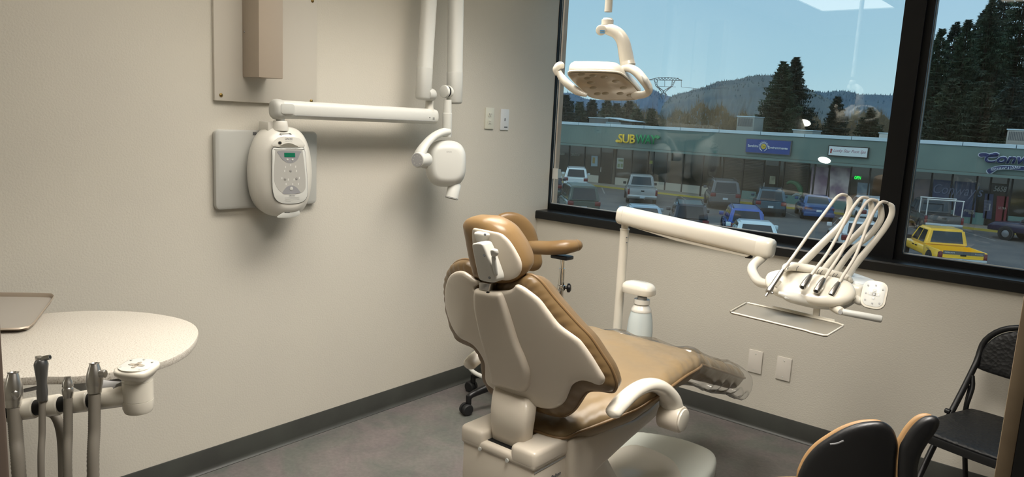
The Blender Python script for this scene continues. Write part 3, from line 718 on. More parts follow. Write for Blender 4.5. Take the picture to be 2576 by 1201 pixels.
# restaurant sign: script letters on a dark outline with pale edge, ribbon below
navy = mat('sign_navy', (34,46,92), .5); pale = mat('sign_outline', (196,204,214), .5)
t = thing('shop_sign', 'navy script restaurant sign with pale outline at the right end of the fascia', 'sign', sp(2540, 438))
def blob(px, y, m, nm, th=.08):
    bm = nb(); prism(bm, spl([sp(u, v, y) for u, v in px], 4, True), (0, -th, 0)); return emit_mesh(nm, bm, m, t, flat=True)
blob([(2460, 391), (2465, 385), (2480, 384), (2492, 387.5), (2502, 382.8), (2512, 385), (2512.5, 394.5), (2496, 397.8), (2478, 395.8), (2467, 396.5)], YS+.0, pale, 'outline', .02)
blob([(2482, 428), (2505, 418.5), (2530, 416), (2560, 417.5), (2602, 421.5), (2602, 432.5), (2560, 429), (2530, 427), (2509, 428.6), (2494, 437.6), (2484, 436.5)], YS-.02, pale, 'ribbon_edge', .02)
blob([(2462, 390.5), (2467, 386), (2480, 385.5), (2492, 389), (2502, 384.5), (2510, 386.5), (2511, 393.5), (2496, 396), (2478, 394), (2468, 395)], YS-.03, navy, 'flourish', .03)
text('letters', "Conway's", sp(2475, 417, YS-.06), sp(2660, 424, YS-.06), .80, navy, t, .06, bold=.022, shear=.25)
text('letter_edges', "Conway's", sp(2474, 418, YS-.028), sp(2661, 425, YS-.028), .88, pale, t, .012, bold=.05, shear=.25)
blob([(2484, 427), (2505, 420), (2530, 417.5), (2560, 419), (2600, 423), (2600, 431), (2560, 427.5), (2530, 425.5), (2508, 427), (2492, 436), (2486, 435)], YS-.05, navy, 'ribbon', .03)
text('letters', 'RESTAURANT & LOUNGE', sp(2492, 430, YS-.085), sp(2567, 424.5, YS-.085), .17, pale, t, .01, bold=.02)
# ---- window graphics, each a thing on the shop glass
def gfx(name, px, m, lab, cat='poster', y=YB-.05):
    bm = nb(); prism(bm, [pix(u, v, 'y', y) for u, v in px], (0, -.01, 0)); return tag(emit_mesh(name, bm, m, flat=True), lab, cat)
o = gfx('window_poster', [(1488, 392), (1504, 393), (1503, 419), (1487, 418.5)], mat('poster_blue', (140,164,172), .5), 'tall pale blue poster in the shop window left of the sandwich shop door')
bm = nb(); boxr(bm, (X(1490), YB-.07, pix(1490, 411, 'y', YB).z), (X(1496), YB-.06, pix(1490, 396, 'y', YB).z)); emit_mesh('picture', bm, mat('poster_ochre', (150,128,70), .5), o, flat=True)
o = gfx('window_poster', [(1552.5, 397), (1569.5, 398), (1567.5, 425.5), (1551, 424)], mat('poster_cream', (172,180,170), .5), 'pale poster with two food pictures right of the sandwich shop door')
bm = nb()
for u in (1553.5, 1561.5): boxr(bm, (X(u), YB-.07, pix(u, 421, 'y', YB).z), (X(u+5.5), YB-.06, pix(u, 412, 'y', YB).z))
boxr(bm, (X(1555), YB-.07, pix(1555, 406, 'y', YB).z), (X(1567), YB-.06, pix(1555, 401, 'y', YB).z)); emit_mesh('picture', bm, mat('poster_green', (120,132,92), .5), o, flat=True)
bm = nb(); o = gfx('window_poster', [(1635, 404), (1644, 405), (1643, 413), (1634, 412)], mat('poster_lime', (150,156,70), .5), 'small yellow-green sticker in the window under the sandwich sign')
gp = lambda u, v: pix(u, v, 'y', YB-.06)
def wtext(name, s, u0, u1, v0, v1, hh, m, lab, **k):
    t = thing(name, lab, 'lettering', gp((u0+u1)/2, v0)); text('letters', s, gp(u0, v0), gp(u1, v1), hh, m, t, .01, **k); return t
wl = mat('window_lettering', (170,168,156), .5)
wtext('window_lettering', 'SURGERY', 1403, 1421.5, 389.5, 390.5, .22, wl, 'pale capital letters at the far left shop window', bold=.02)
wtext('window_lettering', 'DENTISTRY', 1437, 1459.5, 392, 393.5, .22, wl, 'pale capital letters on the second window from the left')
neon = emis('green_neon', (40,255,90), 2.2)
t = wtext('open_sign', 'OPEN', 2149, 2165, 451, 452, .22, neon, 'green lit open sign in the shop window behind the instrument hoses', bold=.02)
pk = mat('poster_mauve', (196,176,180), .5, var=(.9, (140,112,130), 2)); pk2 = mat('poster_skin', (206,190,186), .5, var=(1.1, (138,112,132), 2))
gfx('window_poster', [(2043, 420), (2085, 422), (2083, 500), (2036, 496)], pk, 'large mauve figure poster in the left pane under the white script sign')
gfx('window_poster', [(2089, 419), (2141, 424), (2134, 508), (2086, 503)], pk2, 'large mauve face poster in the right pane under the white script sign')
gfx('window_poster', [(2158, 459), (2189, 462), (2187, 496), (2155, 493)], mat('poster_stone', (128,142,150), .5, var=(2.2, (96,116,130), 2)), 'blue-grey spa poster below the green open sign')
gfx('window_poster', [(1937, 443), (1951, 444), (1950, 464), (1935, 463)], mat('poster_beige', (128,122,100), .5, var=(3, (160,156,130))), 'beige notice on the door beneath the blue sunburst sign')
# green dragon-like garland beside the door: simple curved garland
t = thing('window_garland', 'green curved garland painted on the blind window right of the door', 'decoration', gp(2012, 492))
bm = nb(); tube(bm, [gp(1980, 462), gp(1988, 458), gp(2003, 462), gp(2013, 475), gp(2016, 490)], [.08, .12, .16, .2, .12], seg=8); emit_mesh('garland', bm, mat('garland_green', (60,112,82), .6), t)
bm = nb(); tube(bm, [gp(1994, 493), (gp(2004, 489)), gp(2017, 492)], [.06, .1, .05], seg=8); emit_mesh('pale_base', bm, mat('garland_pale', (130,146,150), .6), t)
mural = mat('mural_blue', (52,62,96), .4, var=(.8, (76,84,104), 3)); mural2 = mat('mural_dark', (44,52,84), .4, var=(.7, (84,92,110), 3))
gfx('window_mural', [(2349, 452), (2397, 455), (2392, 548), (2341, 542)], mural, 'blue mountain window mural, pane left of the second', 'mural')
gfx('window_mural', [(2402, 456), (2458, 460), (2452, 548), (2396, 543)], mural2, 'blue mountain window mural, pane beside the numbered doorway', 'mural')
gfx('window_mural', [(2303, 450), (2344, 452), (2338, 520), (2297, 516)], mat('mural_pink', (98,88,92), .4, var=(1, (128,112,104), 3)), 'faded beer glass window mural at the left of the blue ones', 'mural')
t = thing('window_lettering', 'outlined script name across the blue window murals', 'lettering', pix(2400, 500, 'y', YB-.1))
text('letters', "Conway's", pix(2346, 494, 'y', YB-.1), pix(2470, 504, 'y', YB-.1), .85, mat('outline_script', (104,112,134), .5), t, .01, shear=.2, bold=.0)
t = thing('window_lettering', 'small white capitals low on the blue mural', 'lettering', pix(2430, 535, 'y', YB-.1))
text('letters', 'SUPERIOR', pix(2418, 532, 'y', YB-.1), pix(2450, 535, 'y', YB-.1), .14, wl, t, .01)
text('letters', 'BEER', pix(2436, 538, 'y', YB-.1), pix(2452, 540, 'y', YB-.1), .14, wl, t, .01)
t = thing('house_number', 'pale house number above the red door', 'number', pix(2516, 484, 'y', YB-.1))
text('numerals', '5658', pix(2499, 481.5, 'y', YB-.1), pix(2532, 484, 'y', YB-.1), .36, mat('number_grey', (150,150,144), .5), t, .05, bold=.03, shear=.2)
t = thing('door_poster', 'red door poster with white capitals below the house number', 'poster', pix(2522, 560, 'y', YB-.06))
bm = nb(); prism(bm, [pix(u, v, 'y', YB-.06) for u, v in ((2508, 493), (2538, 495), (2532, 566), (2503, 563))], (0, -.01, 0)); emit_mesh('sheet', bm, mat('poster_red', (116,38,48), .5), t, flat=True)
text('letters', 'ULTRA', pix(2511, 526, 'y', YB-.08), pix(2531, 528, 'y', YB-.08), .15, wl, t, .01)
t = thing('door_poster', 'blue price list panel left of the red door poster', 'poster', pix(2487, 552, 'y', YB-.06))
bm = nb(); prism(bm, [pix(u, v, 'y', YB-.06) for u, v in ((2478, 487), (2500, 489), (2494, 552), (2472, 549))], (0, -.01, 0)); emit_mesh('sheet', bm, mat('panel_blue', (48,58,90), .5), t, flat=True)
bm = nb()
for k in range(9):
    a = pix(2476, 505+k*3, 'y', YB-.08); b = pix(2494, 506+k*3, 'y', YB-.08); boxr(bm, (a.x, YB-.08, a.z-.02), (b.x, YB-.075, a.z+.02))
emit_mesh('printed_lines', bm, mat('panel_lines', (108,114,128), .5), t, flat=True)
# ---- roof units
def roofunit(px, y, z0, m, lab, louv=True, dep=2.0):
    P = [pix(u, v, 'y', y) for u, v in px]; x0 = min(p.x for p in P); x1 = max(p.x for p in P); z1 = max(p.z for p in P)
    t = thing('roof_unit', lab, 'air conditioner', ((x0+x1)/2, y+dep/2, z0))
    bm = nb(); boxr(bm, (x0, y, z0), (x1, y+dep, z1), .04); emit_mesh('cabinet', bm, m, t)
    bm = nb(); boxr(bm, (x0-.05, y-.05, z1-.02), (x1+.05, y+dep+.05, z1+.05)); emit_mesh('lid', bm, M['flash'], t, flat=True)
    if louv:
        bm = nb(); n = 14
        for k in range(n): a = x0+.1+(x1-x0-.2)*k/n; boxr(bm, (a, y-.02, z0+(z1-z0)*.45), (a+(x1-x0)/n*.5, y, z1-.12))
        emit_mesh('louvres', bm, M['dgrey'], t, flat=True)
    return t
ru = mat('roof_unit_paint', (150,154,148), .6)
roofunit([(1855, 293), (1896, 320)], 56, 1.15, ru, 'large louvred rooftop unit behind the blue sign')
roofunit([(1995, 327), (2044, 338)], 55, 1.15, ru, 'low grey rooftop unit near the middle of the roof', False)
roofunit([(2212, 335), (2236, 343)], 54, 1.15, mat('white_unit', (196,200,196), .6), 'small white rooftop box beside the window mullion', False)
roofunit([(2535, 326), (2600, 362)], 54, 1.15, mat('corrugated', (160,158,150), .6), 'corrugated pale rooftop screen at the far right')
roofunit([(1482, 296), (1530, 305)], 58, 1.15, mat('grey_unit', (90,94,94), .6), 'long low dark rooftop unit above the sandwich shop', False)
t = thing('roof_shed', 'small glazed rooftop shed with a thin sloping roof above the sandwich sign', 'shed', pix(1560, 305, 'y', 57))
a = pix(1524, 308, 'y', 57); b = pix(1562, 308, 'y', 57)
bm = nb(); boxr(bm, (a.x, 57, 1.15), (b.x, 59, 1.62)); emit_mesh('body', bm, mat('shed_glass', (126,150,158), .2), t, flat=True)
a = pix(1523, 294.5, 'y', 56.8); b = pix(1588, 305, 'y', 56.8); bm = nb(); prism(bm, [a, b, b - V((0,0,.05)), a - V((0,0,.06))], (0, 2.6, 0)); emit_mesh('sloping_roof', bm, M['flash'], t, flat=True)

# ================================================================ VEHICLES (local: rear at y=0, facing +y)
glassm = mat('car_glass', (30,34,36), .05, spec=.8, coat=.3)
tailm = mat('tail_light', (110,22,26), .2, coat=.5); tyre = mat('tyre', (22,22,23), .8); rim = mat('wheel_rim', (150,152,154), .3, metal=.8)
platem = mat('licence_plate', (190,202,208), .5); trimd = mat('dark_trim', (34,35,37), .6)
def paint(name, c): return mat(name, [min(255, int(x*1.06)) for x in c], .25, coat=.5)
def bil(P, a, b): return P[0].lerp(P[1], a).lerp(P[3].lerp(P[2], a), b)
def pane(bm, P, a0, a1, b0, b1, off=.012):
    q = [bil(P, a, b) for a, b in ((a0, b0), (a1, b0), (a1, b1), (a0, b1))]; n = (q[1]-q[0]).cross(q[3]-q[0]).normalized()
    prism(bm, [p + n*off for p in q], -n*.02)
def vehicle(kind, col, lab, u, v, head, hh=None, L=None, w=None, plate_=True, rack=False, alt=False, group=None):
    t = thing({'pickup': 'pickup_truck', 'suv': 'suv', 'sedan': 'sedan', 'hatch': 'hatchback'}[kind], lab, 'truck' if kind == 'pickup' else 'car', (0,0,0), group)
    D = {'pickup': (5.6, 1.98, 1.85, 1.05), 'suv': (4.7, 1.9, 1.72, 1.0), 'sedan': (4.7, 1.84, 1.44, .98), 'hatch': (4.2, 1.8, 1.5, .95)}[kind]
    L = L or D[0]; w = w or D[1]; hh = hh or D[2]; bz = D[3]*hh/D[2]; hw = w/2; g = .30 if kind != 'pickup' else .42
    pm = paint('paint_' + str(len(bpy.data.materials)), col)
    # lower body
    if kind == 'pickup':
        cb = L*.34 if not alt else L*.36; secs = [(cb-.02, bz, hw), (L*.72, bz, hw), (L*.80, bz-.03, hw), (L*.95, bz-.10, hw*.95), (L, bz-.28, hw*.86)]
    elif kind == 'sedan': secs = [(0, bz-.12, hw*.84), (.10, bz-.02, hw*.93), (.5, bz+.04, hw), (L*.5, bz, hw), (L*.72, bz-.06, hw), (L*.93, bz-.2, hw*.93), (L, bz-.36, hw*.8)]
    else: secs = [(0, bz-.05, hw*.88), (.08, bz, hw*.95), (.5, bz, hw), (L*.5, bz, hw), (L*.75, bz-.03, hw), (L*.95, bz-.16, hw*.92), (L, bz-.34, hw*.8)]
    rings = []
    for y, z, h_ in secs:
        zz = (z+g)/2; hz = (z-g)/2; rings.append([V((a*h_, y, zz + b*hz)) for a, b in supel(28, 1, 1, 5)])
    bm = nb(); loft(bm, rings); body = emit_mesh('body', bm, pm, t, ang=35)
    if kind == 'pickup':                      # open bed
        bm = nb(); th = .07
        boxr(bm, (-hw, 0.05, g), (-hw+th, cb, bz+.02), .02); boxr(bm, (hw-th, 0.05, g), (hw, cb, bz+.02), .02)
        boxr(bm, (-hw+th, .05, g), (hw-th, cb, g+.12)); boxr(bm, (-hw+th, cb-.06, g), (hw-th, cb, bz)); emit_mesh('bed', bm, pm, t)
        bm = nb(); boxr(bm, (-hw+.14, 0, g+.08), (hw-.14, .08, bz+.02), .02); tg = emit_mesh('tailgate', bm, pm, t)
        bm = nb(); boxr(bm, (-.11, -.012, bz-.16), (.11, 0, bz-.08), .01); emit_mesh('handle', bm, trimd, tg)
        c0, c1, ct0, ct1 = cb, L*.72, cb+.12, L*.60
    elif kind == 'suv': c0, c1, ct0, ct1 = .04, L*.74, .38, L*.58
    elif kind == 'hatch': c0, c1, ct0, ct1 = .05, L*.76, .55, L*.56
    else: c0, c1, ct0, ct1 = .55, L*.76, 1.35, L*.58
    hb = hw*.95; ht = hw*.76; zt = hh
    B = [V((-hb, c0, bz-.03)), V((hb, c0, bz-.03)), V((hb, c1, bz-.03)), V((-hb, c1, bz-.03))]; T = [V((-ht, ct0, zt)), V((ht, ct0, zt)), V((ht, ct1, zt)), V((-ht, ct1, zt))]
    b2 = nb(); vs = [b2.verts.new(p) for p in B+T]
    for f in ((3,2,1,0), (4,5,6,7), (0,1,5,4), (1,2,6,5), (2,3,7,6), (3,0,4,7)): b2.faces.new([vs[i] for i in f])
    bmesh.ops.recalc_face_normals(b2, faces=b2.faces); bmesh.ops.bevel(b2, geom=b2.edges[:], offset=.075, segments=3, affect='EDGES')
    emit_mesh('cabin', b2, pm, t, ang=40)
    bm = nb(); pane(bm, [B[0], B[1], T[1], T[0]], .11, .89, .12 if kind != 'pickup' else .2, .86); emit_mesh('rear_window', bm, glassm, t, flat=True)
    bm = nb(); pane(bm, [B[2], B[3], T[3], T[2]], .08, .92, .1, .9); emit_mesh('windshield', bm, glassm, t, flat=True)
    for P in ([B[3], B[0], T[0], T[3]], [B[1], B[2], T[2], T[1]]):
        left = P[0] is B[3]
        spans = {'pickup': ((.1, .42), (.47, .80)), 'suv': ((.08, .34), (.38, .64), (.68, .92)), 'sedan': ((.12, .45), (.5, .84)), 'hatch': ((.1, .4), (.45, .72), (.76, .9))}[kind]
        if kind == 'pickup': spans = ((.16, .50), (.56, .90))
        for s in spans:
            a0, a1 = s
            if not left: a0, a1 = 1-s[1], 1-s[0]
            bm = nb(); pane(bm, P, a0, a1, .14, .86); emit_mesh('side_window', bm, glassm, t, flat=True)
    # wheels
    wr = .36 if kind in ('suv', 'pickup') else .32
    for s in (-1, 1):
        for y in (L*.20, L*.81):
            bm = nb(); lathe(bm, (s*(hw-.19), y, wr), (s, 0, 0), [(wr*.6, 0), (wr*.95, .01), (wr, .05), (wr, .17), (wr*.92, .215), (wr*.62, .22), (wr*.60, .20)], 22); wo = emit_mesh('wheel', bm, tyre, t)
            bm = nb(); lathe(bm, (s*(hw+.014), y, wr), (s, 0, 0), [(wr*.6, -.02), (wr*.55, 0), (wr*.2, .012), (.01, .012)], 10); emit_mesh('rim', bm, rim, wo)
            bm = nb(); lathe(bm, (s*(hw-.14), y, wr+.02), (s, 0, 0), [(wr*1.15, 0), (wr*1.15, .144)], 22); emit_mesh('wheel_arch', bm, trimd, t)
        # tail lights, mirror, handles
        if kind == 'pickup': tb = ((s*(hw-.14), -.005, bz-.42), (s*hw*1.0, .16, bz-.02))
        elif kind == 'sedan': tb = ((s*hw*.42, -.0, bz-.30), (s*hw*.93, .16, bz-.14))
        else: tb = ((s*hw*.62, -.01, bz-.26), (s*hw*.965, .18, bz-.02))
        bm = nb(); a, b = V(tb[0]), V(tb[1]); boxr(bm, (min(a.x, b.x), a.y, a.z), (max(a.x, b.x), b.y, b.z), .03); emit_mesh('tail_light', bm, tailm, t)
        bm = nb(); boxr(bm, (s*hw-.02 if s > 0 else s*hw-.2, c1-.45, bz+.02), (s*hw+.2 if s > 0 else s*hw+.02, c1-.30, bz+.2), .03); emit_mesh('mirror', bm, pm if kind != 'pickup' else trimd, t)
        for y in ((c0+c1)/2-.15, c1-.75):
            bm = nb(); boxr(bm, (s*(hw+.012)-.015, y-.09, bz-.17), (s*(hw+.012)+.015, y+.09, bz-.13)); emit_mesh('door_handle', bm, trimd, t, flat=True)
        if rack:
            bm = nb(); tube(bm, [(s*ht*.9, ct0+.1, zt-.01), (s*ht*.9, ct0+.2, zt+.06), (s*ht*.9, ct1-.2, zt+.06), (s*ht*.9, ct1-.05, zt-.01)], .02, seg=6, sm=3); emit_mesh('roof_rail', bm, trimd, t)
    bm = nb(); boxr(bm, (-hw*.96, -.10, g-.02), (hw*.96, .12, g+.24), .04); emit_mesh('bumper', bm, M['brushed'] if kind == 'pickup' else (trimd if kind == 'suv' else pm), t)
    if plate_:
        z = g+.10 if kind == 'pickup' else bz-.36; y = -.115 if kind == 'pickup' else -.02
        bm = nb(); boxr(bm, (-.16, y, z-.06), (.16, y+.04, z+.07)); emit_mesh('licence_plate', bm, platem, t, flat=True)
    P = pix(u, v, 'z', ZG); t.location = P; t.rotation_euler = (0, 0, R(head))
    return t
HD = 35
vehicle('suv', (214,222,222), 'white suv parked nose-in at the far left of the row', 1447, 480, HD, rack=True)
vehicle('suv', (70,82,74), 'dark green suv in the near row at the left end of the window', 1467, 556, HD+8, w=1.85, hh=1.85)
t = vehicle('pickup', (150,152,150), 'silver pickup truck parked under the sandwich sign', 1614, 516, HD-2)
vehicle('suv', (52,58,66), 'dark grey small suv in the near row just above the white instrument arm', 1733, 601, HD-6, hh=1.62, w=1.78, rack=True)
vehicle('suv', (92,94,96), 'large grey suv between the silver pickup and the teal suv', 1822, 529, HD-6, hh=1.9, w=2.02, L=5.3, rack=True)
vehicle('suv', (60,84,98), 'teal blue suv with plate and chrome bumper strip in the far row', 1936, 546, HD-12, hh=1.68, rack=True)
vehicle('sedan', (44,76,124), 'dark blue sedan parked below the mauve posters', 2058, 557, HD-10)
vehicle('suv', (206,212,216), 'white suv behind the instrument hoses in the far row', 2203, 570, HD-8, hh=1.62)
vehicle('suv', (66,96,170), 'bright blue small suv in the near row right of the dark grey one', 1873, 612, HD-8, hh=1.58, w=1.8, rack=True)
vehicle('sedan', (206,222,226), 'white sedan roof just showing over the sill in front of the bright blue suv', 1903, 660, HD-8, plate_=False)
vehicle('hatch', (204,210,214), 'white hatchback in the near row behind the instrument hoses', 2165, 648, HD-10)
vehicle('sedan', (140,164,178), 'pale blue car roof just showing above the left end of the instrument arm', 1624, 603, HD, plate_=False, hh=1.4)
vehicle('suv', (40,48,56), 'dark car cut off at the far left edge of the window', 1378, 500, HD)
ch = vehicle('pickup', (74,72,70), 'dark grey pickup with a white ladder rack behind the yellow pickup', 2370, 592, HD-10)
bm = nb()
for s in (-1, 1):
    for y in (.1, 1.5): cyl(bm, (s*.9, y+.1, 1.0), (s*.9, y+.1, 1.95), .03, seg=8)
for y in (.2, 1.6): cyl(bm, (-.95, y, 1.95), (.95, y, 1.95), .035, seg=8)
o = emit_mesh('ladder_rack', bm, M['offwhite']); o.parent = ch
ye = vehicle('pickup', (238,190,48), 'bright yellow pickup truck with a grey tailgate stripe in the near row', 2416, 692, HD-5, w=1.80, hh=1.60, L=5.0)
bm = nb(); boxr(bm, (-.76, -.012, .80), (.76, .0, .94)); sr = emit_mesh('tailgate_stripe', bm, mat('stripe_grey', (104,104,100), .5), flat=True); sr.parent = ye
for s, x0, x1 in (('NISSAN', -.70, -.34), ('Frontier', .42, .72)):
    o = text('lettering', s, (x0, -.014, .84), (x1, -.014, .84), .055, M['offwhite'], None, .003, bold=.03 if s[0] == 'N' else 0); o.parent = ye
o = text('lettering', '4x4', (-.922, 1.3, .80), (-.922, 1.0, .80), .07, M['dgrey'], None, .003); o.parent = ye
o = text('lettering', 'XE-V6', (.42, -.002, .52), (.68, -.002, .52), .05, M['dgrey'], None, .003); o.parent = ye
# dark truck on the right, side on
dk = vehicle('pickup', (40,36,58), 'dark purple pickup seen side-on at the right edge of the window', 2690, 640, 68)
fr = pix(2500, 600, 'z', ZG); hd = V((-math.sin(R(68)), math.cos(R(68)), 0)); dk.location = fr - hd*5.5 + V((0, 1.0, 0))

# ================================================================ TREES AND HILLS
needle = [mat('needles_a', (44,62,50), .8, var=(.35, (62,82,60), 2)), mat('needles_b', (50,66,58), .8, var=(.3, (38,54,48), 2)), mat('needles_c', (66,76,52), .8, var=(.3, (48,60,46), 2))]
bark = mat('bark', (62,54,46), .9); twig = mat('bare_twigs', (112,98,82), .9, var=(.4, (92,82,70)))
def conifer_mesh(seed, Ht, Rb, full=1.0, droop=.25, lay=46):
    rnd = random.Random(seed); bm = nb()
    for i in range(lay):
        f = i/(lay-1); z = Ht*(.10 + .88*f); r = Rb*(1 - f)**.8*(.75 + .5*rnd.random()) + .15
        for k in range(int((8 + 5*(1-f))*full)):
            a = rnd.random()*2*PI; rr = r*(.7 + .45*rnd.random()); d = V((math.cos(a), math.sin(a), 0)); n = V((-d.y, d.x, 0))
            st = max(5, int(rr/.28))
            for q in range(1, st+1):
                g = q/st; c = d*(rr*g) + V((0, 0, z - droop*rr*g + .18*rr*g*g))
                wd_ = (.16 + .34*(1-g))*(.7+.6*rnd.random())*min(1, rr*.5+.3)
                for s in (-1, 1):
                    tip = c + n*s*wd_*(1.3+rnd.random()) + d*(.25+.25*rnd.random()) + V((0,0,rnd.uniform(-.25, .12)))
                    add(bm, [c - d*.13 + V((0,0,.05)), c + d*.16, tip], [(0,1,2)])
                    if rnd.random() < .7: add(bm, [c + n*s*.05, c + n*s*(.12) + V((0,0,-.3-.2*rnd.random())), c + d*.22 + n*s*.16 + V((0,0,-.1))], [(0,1,2)])
    return bm
_cm = {}
def conifer(name, base, Ht, Rb, lab, seed, mi=0, full=1, droop=.25, group='conifers behind the shops', rot=0):
    t = thing(name, lab, 'tree', base, group)
    bm = conifer_mesh(seed, Ht, Rb, full, droop, int(Ht*3.0))
    o = emit_mesh('foliage', bm, needle[mi], None, flat=True); o.parent = t
    bm = nb(); cyl(bm, (0,0,0), (0,0,Ht*.97), Ht*.018+.05, .03, seg=8); o = emit_mesh('trunk', bm, bark, None); o.parent = t
    t.rotation_euler = (0, 0, rot)
    return t
def tree_at(u, vtop, dep_, Rb, lab, seed, **k):
    p = at(u, vtop, dep_); return conifer('conifer_tree', (p.x, p.y, ZG), p.z - ZG, Rb, lab, seed, **k)
tree_at(1972, 150, 92, 4.0, 'left top of the tall twin conifer behind the shop roof', 1, full=1.3)
tree_at(2005, 139, 104, 4.6, 'right top of the tall twin conifer behind the shop roof', 2, mi=1, full=1.3)
tree_at(2109, 240, 100, 3.0, 'short dark conifer right of the twin conifer', 3, mi=1, full=1.2)
for i, (u, v, d, r, mi) in enumerate(((1424, 236, 84, 3.4, 1), (1459, 254, 88, 2.0, 0), (1491, 249, 90, 2.4, 1), (1528, 250, 86, 2.8, 0), (1553, 258, 92, 2.4, 2), (1584, 252, 88, 3.0, 2), (1604, 272, 84, 2.2, 0), (1640, 272, 95, 1.6, 0))):
    tree_at(u, v, d, r, ['conifer at the far left of the window behind the shops', 'slim conifer above the white suv', 'conifer under the left handle of the hanging lamp', 'broad conifer under the middle of the hanging lamp', 'short olive conifer under the lamp', 'olive conifer above the first sign letters', 'small round-topped conifer above the last yellow letters', 'slim conifer beside the lattice pylon foot'][i], 10+i, mi=mi, full=1.2)
for i, (u, v, d, r, mi) in enumerate(((2350, 150, 104, 3.6, 0), (2372, 66, 84, 4.0, 0), (2408, 48, 96, 4.6, 1), (2438, 42, 84, 4.2, 0), (2478, 18, 100, 5.2, 1), (2500, -10, 86, 4.6, 0), (2538, -50, 100, 6.0, 1), (2590, -70, 86, 5.4, 0), (2400, 190, 74, 3.8, 2), (2480, 200, 73, 4.2, 2), (2555, 190, 74, 4.4, 1), (2330, 215, 92, 2.6, 1))):
    tree_at(u, v, d, r, ['low conifer hard against the mullion in the right pane', 'leftmost pointed conifer of the right pane group', 'second pointed conifer of the right pane group', 'conifer with paired leaders near the middle of the right pane', 'tall conifer right of the paired leaders', 'tallest visible leader left of the lamp reflection', 'very tall conifer running out of the top of the right pane', 'very tall conifer at the right edge of the picture', 'lower bushy conifer in front on the left of the right pane', 'lower bushy conifer in front in the middle of the right pane', 'lower bushy conifer in front by the corrugated screen', 'small conifer behind the mullion'][i], 40+i, mi=mi, full=.9)
tree_at(2192, 268, 100, 3.6, 'rounded green tree beside the mullion in the large pane', 70, mi=2, full=1.2)
# bare trees
def bare(seed, Ht):
    rnd = random.Random(seed); bm = nb()
    def grow(p, d, L, r, lv):
        q = p + d*L
        cyl(bm, p, q, r, r*.7, seg=4, cap=False)
        if lv == 0: return
        for k in range(3 if lv > 1 else 4):
            nd = (d + V((rnd.uniform(-.75, .75), rnd.uniform(-.75, .75), rnd.uniform(-.1, .45)))).normalized()
            grow(p + d*L*rnd.uniform(.45, 1), nd, L*rnd.uniform(.55, .8), r*.58, lv-1)
    grow(V((0,0,0)), V((0,0,1)), Ht*.36, Ht*.016, 5)
    return bm
BL = ['bare winter tree left of the lattice pylon foot', 'dark trunked bare tree between the pylon and the hill', 'bare brown tree above the green word of the sign', 'bare tree behind the big rooftop unit, left', 'bare tree behind the big rooftop unit, right', 'bare tree left of the twin conifer', 'pale bare tree close to the short dark conifer', 'bare tree next to the mullion', 'low bare tree over the middle of the roof', 'low bare tree above the blue sign', 'thin bare tree right of the pylon', 'thin bare tree below the hill crest']
for i, (u, v, d) in enumerate(((1628, 285, 86), (1741, 232, 80), (1770, 262, 88), (1850, 230, 86), (1880, 262, 92), (1915, 262, 88), (2075, 262, 96), (2225, 262, 90), (1800, 280, 80), (1828, 272, 95), (1700, 268, 90), (1718, 280, 84))):
    p = at(u, v, d); Ht = p.z - ZG; t = thing('bare_tree', BL[i], 'tree', (p.x, p.y, ZG), 'bare trees behind the shops'); o = emit_mesh('branches', bare(100+i, Ht*.72), bark if i == 1 else twig, None, flat=True); o.parent = t
# brush line: uncountable thicket behind the roof
rnd = random.Random(5); bm = nb()
for k in range(9000):
    u = rnd.uniform(1390, 2270); d = rnd.uniform(126, 146); tv = 283 + 14*math.sin(u*.031) + 9*math.sin(u*.11) + (10 if u > 2060 else 0) + (u-1700)*.02
    p = at(u, rnd.uniform(tv, 345), d); a = rnd.uniform(-.5, .5); h_ = rnd.uniform(.6, 2.1)
    add(bm, [p, p + V((.07, .05, 0)), p + V((a, rnd.uniform(-.3, .3), h_))], [(0,1,2)])
    if k % 3 == 0: add(bm, [p, p + V((.5, 0, .2)), p + V((.2, 0, .55))], [(0,1,2)])
tag(emit_mesh('brush_thicket', bm, mat('brush', (128,110,84), .9, var=(.08, (98,92,76), 3)), flat=True), 'brown winter brush in a line behind the shop roof', 'brush', kind='stuff')
